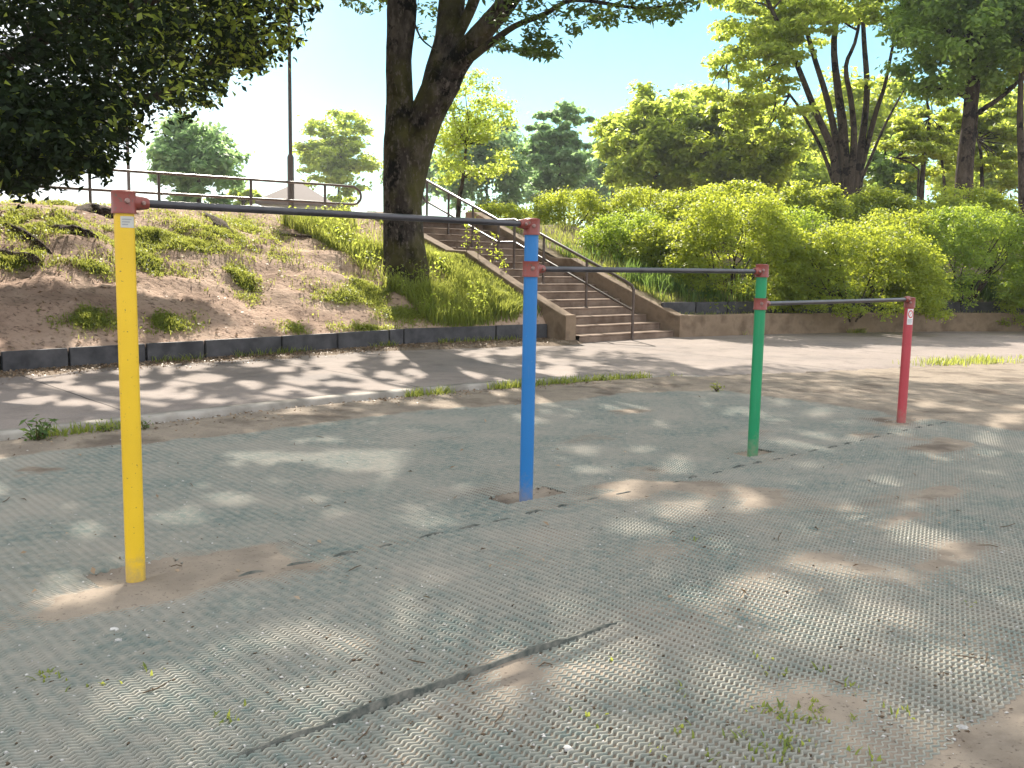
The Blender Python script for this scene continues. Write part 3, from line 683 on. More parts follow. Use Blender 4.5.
for _ in range(46): SPOTS.append((rng.uniform(-20,1040), rng.uniform(520,740), rng.uniform(8,20), rng.uniform(4,9)))
def prune(P, keep_lit=.02):
    """gaps in the crown: no leaf where the sun has to come through"""
    h = hit(P); hx, hy = proj(h); k = np.ones(len(P), bool)
    lit = np.zeros(len(P), bool)
    for pl in LIT: lit |= inpoly(hx, hy, pl) & (h[:,1] < 24.5)
    k &= ~lit | (rng.random(len(P)) < keep_lit)
    for q_, (x_, y_, rx, ry) in enumerate(SPOTS):
        f_ = 1.6 if (q_ < N0 and y_ > 430) else 1.22
        q = ((hx-x_)/(rx*f_))**2+((hy-y_)/(ry*f_+1.5))**2
        k &= ~(np.nan_to_num(q, nan=9) < rng.uniform(.75,1.25,len(P)))
    return k
def branch_to(mb, p0, p1, r0, r1, sag=.1, n=6, seed=0, k=6):
    p0 = np.asarray(p0, float); p1 = np.asarray(p1, float); d = p1-p0; L = np.linalg.norm(d)
    m1 = p0+d*.35+np.array([0,0,L*sag])+rng.normal(size=3)*L*.05; m2 = p0+d*.7+np.array([0,0,L*sag*.9])+rng.normal(size=3)*L*.05
    pts = smooth_path([p0,m1,m2,p1], 4); mb.tube(pts, np.linspace(r0,r1,len(pts)), k)

# ------------------------------------------------------------------ the big zelkova
YT = 16.6
base = at(407,285,YT); base[2] = float(terr(base[0],base[1]))
zk = empty('zelkova_tree', base); tag(zk, 'large forked zelkova with mottled trunk standing on the slope left of the stairs', 'tree')
A3 = lambda L, Yd=YT: [at(x_,y_,Yd+dy) for x_, y_, dy in L]
px2m = YT/F*.92
m_ = MB()
pts = [base+(0.02,0,-.5)]+A3([(407,286,0),(406,270,0),(404,245,0),(403,215,0),(402,180,0),(401,140,0),(400,105,0)])
m_.tube(smooth_path(pts,4), rad_path(np.array([34,30,25,22,21,20.5,18.5,14.5])*px2m,4), 22, wob=.06, seed=1)
pts = A3([(401,150,0),(400,105,.02),(399,60,.05),(402,10,.1),(402,-60,.2),(396,-150,.5),(380,-280,.9)])
m_.tube(smooth_path(pts,4), rad_path(np.array([14,14.5,13.5,15.5,12,9,5])*px2m,4), 16, wob=.06, seed=2)
pts = A3([(409,200,.0),(415,160,0),(423,125,-.02),(436,95,-.05),(446,78,-.1)])
m_.tube(smooth_path(pts,4), rad_path(np.array([14,16,18,19,18])*px2m,4), 18, wob=.08, seed=3)
pts = A3([(432,98,0),(438,70,0),(447,38,.1),(452,0,.2),(458,-60,.5),(470,-150,1.)])
m_.tube(smooth_path(pts,4), rad_path(np.array([14,13,13,14,10,6])*px2m,4), 14, wob=.06, seed=4)
pts = A3([(444,88,-.05),(458,62,-.1),(480,35,-.3),(505,5,-.6),(540,-40,-1),(590,-110,-1.8)])
m_.tube(smooth_path(pts,4), rad_path(np.array([15,13,11,10,8,5])*px2m,4), 14, wob=.06, seed=5)
pts = A3([(447,72,-.15),(468,60,-.5),(492,42,-.9),(515,26,-1.2),(545,14,-1.6),(575,0,-2.0),(640,8,-2.3),(690,2,-2.6)])
m_.tube(smooth_path(pts,4), rad_path(np.array([6,4.5,3.6,3,2.6,2,1.3,.6])*px2m,4), 8)
pts = A3([(449,52,.1),(463,25,.0),(474,0,.0),(490,-50,.0)]); m_.tube(smooth_path(pts,4), rad_path(np.array([6,6,6,4])*px2m,4), 10)
pts = A3([(414,22,0),(421,38,-.2),(431,47,-.3),(436,50,-.3)]); m_.tube(smooth_path(pts,4), rad_path(np.array([1.2,1,.8,.6])*px2m,4), 6)
tops = A3([(402,-60,.2),(396,-150,.5),(458,-60,.5),(470,-150,1.),(540,-40,-1),(590,-110,-1.8)])
# crown
CC, CR = np.array([-2.0,17.4,9.9]), np.array([10.3,10.6,4.0])
nC = 2100
d = unit(rng.normal(size=(nC,3))); C = CC+d*(rng.random((nC,1))**.42)*CR
px_, py_ = proj(C)
R_ = rng.uniform(.55,1.05,nC)
ok = ~((px_ > -250) & (px_ < 1100) & (py_ > -30)) & (C[:,2] > 4.6)
C, R_ = C[ok], R_[ok]
ex = []
for _ in range(420):
    g0 = T(rng.uniform(-40,560), rng.uniform(347,405)) if _ < 260 else T(rng.uniform(-40,1060), rng.uniform(385,560)); t_ = 4.
    while proj(g0+SUN*t_/SUN[2])[1] > -24 and t_ < 14: t_ += .2
    ex.append(g0+SUN*(t_+rng.uniform(0,1.6))/SUN[2])
C = np.concatenate([C, np.array(ex)]); R_ = np.concatenate([R_, rng.uniform(.4,.7,len(ex))])
for q in rng.choice(len(C), 70, replace=False):
    k_ = int(np.argmin(np.linalg.norm(np.array(tops)-C[q], axis=1)+rng.uniform(0,2,len(tops)))); branch_to(m_, tops[k_], C[q], .09, .02, .06)
zt = m_.build('trunk', M['bark'], zk); auto_smooth(zt, 60)
P, N = clump_leaves(C, R_, 62, .35, .9, .1)
low = [(352,4,.5),(366,6,.5),(380,2,.5),(418,12,.5),(426,28,.45),(436,8,.5),(425,38,.3),(466,44,.35),(482,48,.3),(478,28,.4),(494,40,.4),(500,46,.35),(520,8,.6),(530,38,.4),(545,48,.4),(560,44,.35),(535,55,.25),(552,58,.25),(522,52,.2),(545,18,.6),(566,14,.6),(585,12,.55),(600,18,.45),(615,8,.55),(632,16,.4),(645,8,.5),(662,10,.45),(672,18,.3),(685,3,.45),(705,-4,.4),(725,-8,.4),(456,6,.4),(600,-8,.7),(640,-10,.7),(560,-14,.7),(510,-14,.7),(575,30,.3),(505,20,.4)]
LC = np.array([at(x_,y_,random.uniform(13.6,15.6)) for x_,y_,_ in low for _k in range(4)]); LC = np.array([at(x_,y_,random.uniform(13.6,15.6) if x_ > 498 else random.uniform(17.2,19)) for x_,y_,_ in low for _k in range(4)]); LR = np.array([r_ for *_,r_ in low for _k in range(4)])
LC += rng.normal(size=LC.shape)*.12*LR[:,None]
P2, N2 = clump_leaves(LC, LR*.8, 34, .30, .8, .05)
P = np.concatenate([P,P2]); N = np.concatenate([N,N2])
bx = [-400,330,345,362,386,396,410,420,445,456,498,515,545,572,584,640,680,700,742,760,1400]; by = [-14,-10,8,15,12,2,20,42,30,50,52,54,60,50,28,29,22,9,-3,-14,-14]
px_, py_ = proj(P); ok = ~((px_ > -250) & (px_ < 1120) & (py_ > np.interp(np.nan_to_num(px_), bx, by)+rng.normal(size=len(P))*2.0))
n_hi = int(ok[:len(P)-len(P2)].sum()); P, N = P[ok], N[ok]; k = prune(P); n_hi = int(k[:n_hi].sum()); P, N = P[k], N[k]
print('zelkova leaves', len(P))
leaves('crown', P, N, np.where(np.arange(len(P)) < n_hi, .15, .115), M['l_zel'], zk, .42)

# ------------------------------------------------------------------ dark tree at the left
tb = np.array([-8.6,13.2,0]); tb[2] = float(terr(tb[0],tb[1]))
dk = empty('broadleaf_tree', tb); tag(dk, 'dark dense broadleaf tree overhanging the top left of the photo', 'tree')
bx2 = [-420,-150,0,60,95,112,120,150,170,190,210,235,258,272,284,300,312,322,323]; by2 = [225,222,200,198,193,182,156,150,143,132,112,97,98,84,60,46,36,18,-400]
C = []
while len(C) < 1250:
    x_, y_ = rng.uniform(-420,318), rng.uniform(-210,215)
    if y_ > np.interp(x_, bx2, by2)-12: continue
    dens = float(fbm(x_*.013+2, y_*.016+7, 3))
    if x_ > 60 and dens < .30: continue
    p = at(x_, y_, rng.uniform(9.0,18.5) if x_ < 190 else rng.uniform(10.5,13))
    if p[2] < 1.2: continue
    C.append(p)
while len(C) < 1420:
    p = at(rng.uniform(-160,114), rng.uniform(95,190), rng.uniform(9,12.2)); C.append(p)
for _ in range(150):
    g0 = T(rng.uniform(-60,215)*1., rng.uniform(303,343)); p = g0+SUN*rng.uniform(3.2,6.2)/SUN[2]; qx, qy = proj(p)
    if qy < np.interp(qx, bx2, by2)-14: C.append(p)
C = np.array(C); R_ = rng.uniform(.35,.75,len(C))
m_ = MB(); tp = tb+np.array([.3,-.2,3.2])
m_.tube(smooth_path([tb+(0,0,-.4),tb+(.05,0,.6),tb+(.1,-.1,1.8),tp,tb+(.6,-.3,5.5)],4), rad_path([.36,.29,.25,.22,.12],4), 14, wob=.08, seed=9)
lim = smooth_path([tp, at(-20,60,12.6), at(60,28,12.0), at(110,12,11.8), at(150,2,11.6), at(200,-12,11.5)],4); m_.tube(lim, np.linspace(.12,.02,len(lim)), 8)
lim = smooth_path([tp, at(-10,120,12.2), at(80,110,11.8), at(160,95,11.5), at(215,60,11.6), at(262,40,11.6)],4); m_.tube(lim, np.linspace(.11,.015,len(lim)), 8)
for q in rng.choice(len(C), 40, replace=False): branch_to(m_, tp+rng.normal(size=3)*.2, C[q], .05, .012, .05)
auto_smooth(m_.build('trunk', M['bark2'], dk), 60)
P, N = clump_leaves(C, R_, 120, .5, .6, .1)
px_, py_ = proj(P); ok = ~(py_ > np.interp(np.nan_to_num(px_), bx2, by2)+rng.normal(size=len(P))*3+75*(vnoise(np.nan_to_num(px_)*.055, P[:,1]*1.0)-.70))
ok &= P[:,2] > terr(P[:,0],P[:,1])+.1
P, N = P[ok], N[ok]; k = prune(P, .05); P, N = P[k], N[k]
print('dark tree leaves', len(P))
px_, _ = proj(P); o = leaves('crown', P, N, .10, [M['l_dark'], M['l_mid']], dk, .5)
o.data.polygons.foreach_set('material_index', (rng.random(len(P)) < np.interp(px_, [60,130,230,300], [.03,.12,.38,.55])).astype(np.int32))  # lighter leaf material, more often to the right: sunlit leaves done by colour

# ------------------------------------------------------------------ trees further back
def bgtree(name, label, bbox, Yd, mat, n, size, trunk=None, tr=.16, group=None, flat=.72, nc=170, bark_='bark2', cr=(.075,.15), dep=1., multi=None, gap=.33, avoid=None):
    x0, x1, y0, y1 = bbox
    a_, b_ = at(x0,(y0+y1)/2,Yd), at(x1,(y0+y1)/2,Yd); c = (a_+b_)/2; w = np.linalg.norm(b_-a_)/2; ht = (at((x0+x1)/2,y0,Yd)[2]-at((x0+x1)/2,y1,Yd)[2])/2
    c[2] = at((x0+x1)/2,(y0+y1)/2,Yd)[2]
    tx = trunk if trunk is not None else (x0+x1)/2
    bs = at(tx, 200, Yd); bs[2] = float(terr(bs[0],bs[1]))
    o = empty(name, bs); tag(o, label, 'tree', group)
    d = unit(rng.normal(size=(nc,3)))
    C = c+d*(rng.random((nc,1))**.42)*np.array([w,w*dep,ht])*.93
    if gap: C = C[fbm(C[:,0]*2.2/w+c[0], C[:,2]*2.2/w+Yd, 2) > gap]
    if avoid: qx, qy = proj(C); C = C[~inpoly(qx, qy, avoid) | (rng.random(len(C)) < .06)]
    R_ = rng.uniform(cr[0],cr[1],len(C))*2*min(w, ht*1.6)
    m_ = MB()
    if multi:
        for pl, r0 in multi:
            pts = smooth_path([at(x_,y_,Yd+dy) for x_,y_,dy in pl],4); pts[0][2] = min(pts[0][2], bs[2]-.1); m_.tube(pts, np.linspace(r0*.78,r0*.2,len(pts)), 9, wob=.06, seed=r0*50)
        src = [at(pl[q_][0],pl[q_][1],Yd+pl[q_][2]) for pl, _ in multi for q_ in (-3,-2,-1)]
    else:
        tp = c+np.array([0,0,ht*.35]); fork = bs*.45+c*.55
        pts = smooth_path([bs-(0,0,.3), bs+(0,0,.15), bs+(c-bs)*np.array([.15,.15,.35]), fork+rng.normal(size=3)*.08, tp],4)
        m_.tube(pts, rad_path([tr*1.35,tr,tr*.85,tr*.7,tr*.2],4), 10, wob=.06, seed=tr*90); src = [fork, (fork+tp)/2, bs*.6+c*.4]
    for q in range(min(len(C), 26)): 
        ds = [np.linalg.norm(np.asarray(z_)-C[q]) for z_ in src]; k_ = int(np.argmin(ds))
        if multi and ds[k_] > 3.2: continue
        branch_to(m_, src[k_], C[q], tr*.24, tr*.05, .05, k=5)
    auto_smooth(m_.build('trunk', M[bark_], o), 60)
    P, N = clump_leaves(C, R_, max(4, int(n*1.45)//max(1,len(C))), flat, .6, .15)
    ok = P[:,2] > terr(P[:,0],P[:,1])+.2; P, N = P[ok], N[ok]
    leaves('crown', P, N, size, M[mat], o, .6); return o
bgtree('broadleaf_tree','blue green rounded tree behind the guard rail right of the thin pole',(150,249,112,212),46,'l_blue',9000,.30,group='trees beyond the slope')
bgtree('broadleaf_tree','pale green feathery tree standing right behind the small brown roofed building',(296,382,106,216),78,'l_mid',9000,.36,group='trees beyond the slope',flat=.4)
bgtree('young_tree','slender young tree with yellow green leaves behind the top of the stairs',(420,518,66,202),27,'l_mid',5600,.095,trunk=458,tr=.075,nc=110,cr=(.09,.16),group='trees beyond the stairs',flat=.7,gap=.36)
bgtree('broadleaf_tree','bluish hazy tree behind the slender young tree',(430,542,118,222),64,'l_blue',9000,.40,group='trees beyond the stairs')
bgtree('broadleaf_tree','dark blue green tree with separate leaf tufts left of the sunny bushes',(520,600,96,205),56,'l_blue',9000,.34,group='trees beyond the stairs',flat=.45,nc=150,cr=(.06,.11),gap=.40)
bgtree('conifer_tree','narrow grey green tree top between the tufted tree and the big sunny tree',(590,640,112,200),66,'l_blue',5000,.36,group='trees beyond the bushes')
bgtree('broadleaf_tree','broad sunny yellow green tree behind the middle of the bushes',(590,728,82,216),42,'l_mid',20000,.25,group='trees beyond the bushes',nc=190,cr=(.055,.105))
bgtree('broadleaf_tree','yellow green tree right of the broad sunny tree under the multi-stemmed zelkova',(668,805,92,214),40,'l_yel',18000,.23,group='trees beyond the bushes',nc=180,cr=(.055,.105))
bgtree('broadleaf_tree','low green tree in front of the pale building',(740,850,150,215),48,'l_mid',9000,.28,group='trees beyond the bushes')
ms = [([(838,190,0),(832,150,0),(815,110,-.3),(795,60,-.6),(772,10,-1),(740,-60,-2)],.20),([(842,190,.1),(836,140,.2),(826,95,.3),(812,50,.4),(796,-10,.6),(780,-90,1)],.19),
 ([(846,190,0),(843,130,0),(838,90,0),(834,40,0),(843,-20,0),(838,-100,0)],.24),([(850,190,-.1),(854,140,-.2),(851,100,-.3),(846,66,-.5),(858,30,-.6),(868,-70,-1)],.17),
 ([(853,190,0),(862,140,0),(867,90,.2),(864,40,.4),(862,-10,.6),(860,-100,.8)],.19),([(855,190,.1),(866,150,0),(876,112,-.2),(884,88,-.4),(892,50,-.8),(905,-20,-1.2)],.15),
 ([(858,188,.1),(872,155,.3),(885,125,.5),(900,97,.8),(915,70,1.2),(930,30,1.8)],.08),([(836,190,.2),(826,160,.4),(812,130,.8),(790,95,1.2),(768,80,1.5),(730,60,2)],.10)]
bgtree('zelkova_tree','multi-stemmed zelkova fanning out behind the hedge right of centre',(690,905,-80,155),34,'l_mid',19000,.20,trunk=846,tr=.2,multi=ms,nc=330,cr=(.045,.09),flat=.32,gap=.28,avoid=[(808,25),(892,25),(930,70),(905,110),(880,150),(790,150),(785,90)],bark_='bark2')
# the dark fork at the right
hb = at(966,205,30)
bgtree('broadleaf_tree','thick straight dark trunk with heavy deep green crown at upper right',(872,1075,-95,108),30,'l_deep',22000,.19,trunk=966,tr=.34,nc=260,cr=(.055,.10),gap=.30,
 multi=[([(964,212,0),(964,180,0),(967,140,0),(970,100,0),(972,50,0),(974,-60,0)],.40),([(972,118,0),(985,108,-.1),(1000,98,-.2),(1014,86,-.3),(1035,60,-.5),(1060,20,-.8)],.12),([(974,75,0),(990,62,.1),(1003,50,.2),(1010,40,.3),(1025,20,.4),(1040,-20,.5)],.13)])
bgtree('broadleaf_tree','tree cut by the right edge with a bare dark trunk',(990,1120,-80,95),29,'l_mid',12000,.19,trunk=1022,tr=.16,nc=80,
 multi=[([(1023,220,0),(1022,180,0),(1020,120,0),(1021,80,0),(1024,20,0),(1026,-60,0)],.17)])
bgtree('maple_tree','bright yellow green maple with twisted dark stem left of the thick trunk',(880,965,92,186),36,'l_yel',7000,.18,trunk=922,tr=.1,nc=60,flat=.4,
 multi=[([(921,205,0),(923,170,0),(926,140,0),(930,118,0),(927,100,0),(930,80,0)],.13),([(921,172,0),(912,164,0),(903,160,0),(896,158,.2),(890,156,.3),(885,154,.4)],.05)],group='bright understory trees at right')
bgtree('maple_tree','bright yellow green maple with slim brown leaning stem beside the thick trunk',(930,1000,100,190),39,'l_yel',6000,.18,trunk=944,tr=.08,nc=50,flat=.4,
 multi=[([(946,205,0),(943,170,0),(938,140,0),(934,130,0),(932,110,0),(930,95,0)],.08)],group='bright understory trees at right')
bgtree('maple_tree','bright yellow green tree with slim dark stem right of the thick trunk',(968,1045,88,192),38,'l_yel',9000,.19,trunk=982,tr=.1,nc=60,flat=.45,
 multi=[([(982,215,0),(982,185,0),(981,155,0),(978,140,0),(975,120,0),(972,100,0)],.11)],group='bright understory trees at right')
bgtree('broadleaf_tree','dark green bushy tree behind the multi-stemmed trunk',(862,925,135,210),44,'l_deep',7000,.24,group='trees beyond the bushes')
bgtree('broadleaf_tree','far green tree closing the view behind the right hand trunks',(905,1100,70,212),56,'l_mid',14000,.36,group='trees beyond the bushes',nc=110)
bgtree('broadleaf_tree','yellow green tree mass filling the gap behind the multi-stemmed zelkova',(790,930,60,215),52,'l_yel',11000,.30,group='trees beyond the bushes',nc=90)
bgtree('broadleaf_tree','hazy blue green tree low behind the tufted tree',(500,640,150,222),90,'l_blue',8000,.5,group='trees beyond the stairs',nc=60)
bgtree('broadleaf_tree','green tree rising behind the broad sunny tree',(630,780,84,200),55,'l_mid',12000,.32,group='trees beyond the bushes',nc=90)
bgtree('broadleaf_tree','low round green tree beside the small building',(225,262,178,212),58,'l_mid',3000,.26,group='trees beyond the slope',nc=24)
bgtree('broadleaf_tree','pale hazy tree far behind the top of the stairs and forked trunk',(368,450,150,214),85,'l_blue',5000,.5,group='trees beyond the stairs',nc=40)

# ------------------------------------------------------------------ clipped azalea bushes
def bush(label, bbox, Yd, n, dep=.8, mat='l_aza', size=.062, group='sunlit azalea bushes on the bank'):
    x0, x1, y0, y1 = bbox; e_ = (x1-x0)*.07; x0 -= e_; x1 += e_; y0 -= 3
    a_, b_ = at(x0,(y0+y1)/2,Yd), at(x1,(y0+y1)/2,Yd); c = (a_+b_)/2; w = abs(b_[0]-a_[0])/2
    zt = at((x0+x1)/2,y0,Yd)[2]; zb = float(terr(c[0],c[1])); 
    zl = min(zb, at((x0+x1)/2,y1,Yd)[2])
    o = empty('azalea_bush', (c[0],c[1],zb)); tag(o, label, 'bush', group)
    m_ = MB()
    for q in range(12):
        an = rng.uniform(0,2*math.pi); e = np.array([c[0]+math.cos(an)*w*.6, c[1]+math.sin(an)*w*dep*.6, zl+(zt-zl)*rng.uniform(.5,.85)]); branch_to(m_, (c[0]+math.cos(an)*.1,c[1]+math.sin(an)*.1,zb-.1), e, .02, .006, 0, k=5)
    m_.build('stem', M['bark2'], o)
    nc = int(n*2.5/55); d = unit(rng.normal(size=(nc,3))); d[:,2] = np.abs(d[:,2])*.9+.02; d = unit(d)
    rad = .62+.36*rng.random((nc,1))**.5
    h = zt-zl
    sq = np.array([w,w*dep,h])
    dd = np.sign(d)*np.abs(d)**.74
    C = np.array([c[0],c[1],zl])+dd*rad*sq*np.array([.92,.92,.90]); R_ = rng.uniform(.13,.26,nc)
    P, N = clump_leaves(C, R_, 55, .7, .5, .2)
    ok = (P[:,2] > terr(P[:,0],P[:,1])+.05); P, N = P[ok], N[ok]
    leaves('foliage', P, N, size, M[mat], o, .55); return o
bush('yellowish azalea bush beside the upper stair wall',(525,612,182,256),24,8000)
bush('rounded azalea bush above the lower stair wall',(576,680,205,288),21.3,9000,mat='l_aza2')
bush('tall azalea bush behind the rounded one near the stairs',(600,690,184,250),24,7000)
bush('largest domed azalea bush in the middle behind the green post',(664,802,178,312),19.6,16000)
bush('azalea bush sloping down to the right behind the lowest bar',(765,945,214,318),19.6,17000,.6)
bush('azalea bush beyond the red post under the tree trunks',(895,1040,193,310),21.2,15000,mat='l_aza2')
bush('azalea bush running out past the right edge',(1010,1150,205,306),20.5,9000)
bush('flat clipped hedge section behind the domed bush',(690,780,177,226),24.0,7000,.8,size=.085)
bush('flat clipped hedge section in the back row left of the dark maple stem',(770,850,180,228),24.5,7000,.8,size=.085)
bush('flat clipped hedge section in the back row in front of the dark maple stem',(840,920,186,228),25,7000,.8,size=.085)
bush('sunny bush filling the gap between the two front bushes left of the domed one',(626,700,214,296),20.4,7000)
bush('bush wedged between the domed bush and the one beyond the lowest bar',(745,840,200,300),20.6,9000,mat='l_aza2')
bush('bush between the sloping bush and the one under the tree trunks',(850,940,200,296),21.2,8000)
bush('back bush peeping over the rounded front bush',(655,735,186,236),23,6500)
bush('low leafy bush at the foot of the thick straight trunk',(915,1015,184,232),25,6000,.8,size=.085)
bush('small leafy bush in front of the hazy trees at the stair top',(468,535,203,232),26,3500,size=.07)

# ------------------------------------------------------------------ grass and weeds
def blades(name, P, h, mat, label, cat, kind='stuff', parent=None, lean=.45, width=.012, group=None):
    n = len(P); an = rng.uniform(0,2*math.pi,n); h = np.asarray(h)*rng.uniform(.55,1.25,n)
    dr = np.stack([np.cos(an),np.sin(an),0*an], -1); sd = np.stack([-np.sin(an),np.cos(an),0*an], -1); le = (rng.random(n)*lean)[:,None]*h[:,None]
    w = (width*rng.uniform(.6,1.4,n))[:,None]; upv = np.array([0,0,1.])
    b0, b1 = P-sd*w*.5, P+sd*w*.5; mid = P+upv*h[:,None]*.6+dr*le*.4; t_ = P+upv*h[:,None]*.95+dr*le
    V = np.stack([b0,b1,mid+sd*w*.42,mid-sd*w*.42,t_+sd*w*.06,t_-sd*w*.06], 1).reshape(-1,3); i = np.arange(n)[:,None]*6
    Fc = np.concatenate([i+np.array([[0,1,2,3]]), i+np.array([[3,2,4,5]])])
    o = mesh(name, V, Fc, mat, parent); tag(o, label, cat, group, kind); return o
def scatter(px, py, rx, ry, n):
    """points on the land inside an ellipse given by the photo's outline"""
    c = T(px, py); e = T(px+rx, py); f = T(px, min(py+ry, py+ry)); g_ = T(px, py-ry)
    ax = max(.15, np.linalg.norm((e-c)[:2])); ay = max(.2, np.linalg.norm((f-g_)[:2])/2); ay = min(ay, 3.)
    r = np.abs(rng.normal(size=n))*.62; an = rng.uniform(0,2*math.pi,n)
    dirx = (e-c)[:2]/max(1e-6,np.linalg.norm((e-c)[:2])); diry = np.array([-dirx[1],dirx[0]])
    xy = c[:2]+(r*np.cos(an)*ax)[:,None]*dirx+(r*np.sin(an)*ay)[:,None]*diry
    k = fbm(xy[:,0]*2.6, xy[:,1]*2.6, 3)+rng.normal(size=n)*.05 > .38+.07*r; xy = xy[k]
    return np.column_stack([xy, terr(xy[:,0], xy[:,1])])
short = [(150,235,40,14,1500),(190,245,45,16,2600),(225,235,25,14,1500),(150,262,30,14,800),(240,225,30,14,1300),(242,284,18,16,1100),(20,225,40,18,1300),(70,228,40,14,1200),(20,262,45,10,700),(95,270,30,10,350),(90,322,28,7,700),(165,324,28,7,600),
 (350,250,30,22,1500),(365,290,38,16,1800),(345,300,30,10,700),(395,235,20,18,700),(350,215,40,10,900),(295,330,14,4,120),(405,315,40,10,700),(200,205,80,6,1200),(300,210,60,6,700),(60,205,60,8,1200),(370,330,60,6,300)]
P = np.concatenate([scatter(*s_[:4], int(s_[4]*1.0)) for s_ in short]); u_, v_ = xy2uv(P[:,0],P[:,1]); P = P[(v_ > vb(u_)+.06) & (u_ < S0-.3)]
q = np.repeat(P, 2, 0); q = q+np.column_stack([rng.normal(size=(len(q),2))*.05, rng.uniform(.02,.06,len(q))]); q[:,2] = terr(q[:,0],q[:,1])+rng.uniform(.015,.06,len(q))
tag(leaves('ground_cover', q, rng.normal(size=q.shape)*.6+np.array([0,0,.9]), .045, M['l_grass']), 'low leafy ground cover in the grass patches of the slope', 'ground cover', kind='stuff')
P = np.repeat(P, 2, 0)+np.pad(rng.normal(size=(2*len(P),2))*.03, ((0,0),(0,1))); P[:,2] = terr(P[:,0],P[:,1])
blades('grass', P, .085, M['l_grass'], 'patchy short sunlit grass on the bare slope', 'grass', width=.008, lean=1.1)
tall = [(450,250,26,28,2600),(475,280,36,26,4200),(440,300,34,18,2400),(500,300,22,18,1800),(450,225,20,16,1500),(395,290,16,14,500),(515,315,18,10,700)]
P = np.concatenate([scatter(*s_) for s_ in tall])
u_ = S0-.27-2.1*rng.random(26000)**1.3; v_ = vb(u_)+.1+5*rng.random(26000); k = fbm(u_*1.4+6, v_*1.4, 3)+rng.normal(size=26000)*.06 > .40+.16*np.clip((S0-1.3-u_),0,1)
x_, y_ = uv2xy(u_[k], v_[k]); P = np.concatenate([P, np.column_stack([x_,y_,terr(x_,y_)])]); u_, v_ = xy2uv(P[:,0],P[:,1]); P = P[(u_ < S0-.26) & (v_ > vb(u_)+.08)]
q = P[rng.choice(len(P), 5200)]; q = q+np.column_stack([rng.normal(size=(len(q),2))*.05, rng.uniform(.03,.36,len(q))]); k = (fbm(q[:,0]*1.7, q[:,1]*1.7+20, 3) > .47) & (xy2uv(q[:,0],q[:,1])[0] < S0-.95); q = q[k]
tag(leaves('weed_leaves', q, rng.normal(size=q.shape)*.7+np.array([0,0,.8]), .06, M['l_mid']), 'broad weed leaves mixed into the tall grass by the trunk', 'weeds', kind='stuff')
P = P[~((np.hypot(P[:,0]-base[0], P[:,1]-base[1]) < .75) & (rng.random(len(P)) < .85))]
blades('tall_grass', P, (.12+.24*fbm(P[:,0]*1.3, P[:,1]*1.3, 3))*(1-.62*sm(S0-1.0,S0-.5,xy2uv(P[:,0],P[:,1])[0])), M['l_grass'], 'tall lush grass between the big trunk and the stairs', 'grass', width=.012, lean=1.0)
und = [(620,285,40,14,1500),(670,290,40,16,1800),(720,297,50,8,1200),(800,298,60,10,1800),(870,290,50,14,1800),(920,292,50,12,1800),(985,292,45,14,1600),(640,262,30,12,700),(560,262,30,12,900)]
P = np.concatenate([scatter(*s_) for s_ in und]); u_, v_ = xy2uv(P[:,0],P[:,1]); P = P[(u_ > S1+.3) & (v_ > vp(u_)+.55)]
blades('undergrowth', P, .30, M['l_gdark'], 'deep green grass and weeds under the azalea bushes', 'grass', width=.018, lean=.8)
u_ = 14.2+rng.random(9000)**1.4*3.2; v_ = vp(u_)+.6+rng.random(9000)*7.5; k = fbm(u_*1.6, v_*1.6, 3) > .38; x_, y_ = uv2xy(u_[k], v_[k]); P = np.column_stack([x_,y_,terr(x_,y_)])
blades('verge_grass', P, .13, M['l_grass'], 'short sunny grass along the right side wall of the stairs', 'grass', width=.010, lean=1.1)
# strip between the planter wall and its boards, foot of the walls, plaza edge and kerb
P = []
for _ in range(900):
    u = rng.uniform(14,24); P.append(W(u, float(vp(u))+rng.uniform(.22,.44), .35))
for _ in range(1100):
    u = rng.uniform(15.5,22.5); 
    if vnoise(u*1.7,3) < .5: continue
    P.append(W(u, float(vp(u))-.03-abs(rng.normal())*.10, .012))
for _ in range(2600):
    u = rng.uniform(2,9.5)
    if fbm(u*1.3,9.,3) < .57: continue
    P.append(W(u, float(vn(u))-.10-abs(rng.normal())*.06, -.005))
for _ in range(1700):
    u = rng.uniform(12.9,18)
    if fbm(u*1.6,4.,3) < .46: continue
    P.append(W(u, float(vn(u))+rng.normal()*.16, .01))
for _ in range(900):
    u = rng.uniform(4,11.1)
    if fbm(u*1.5,14.,3) < .52: continue
    P.append(W(u, float(vb(u))-.09-abs(rng.normal())*.05, .05))
blades('weeds', np.array(P), .10, M['l_grass'], 'thin weeds along the kerb, the boards and the wall feet', 'weeds', width=.010, lean=1.)
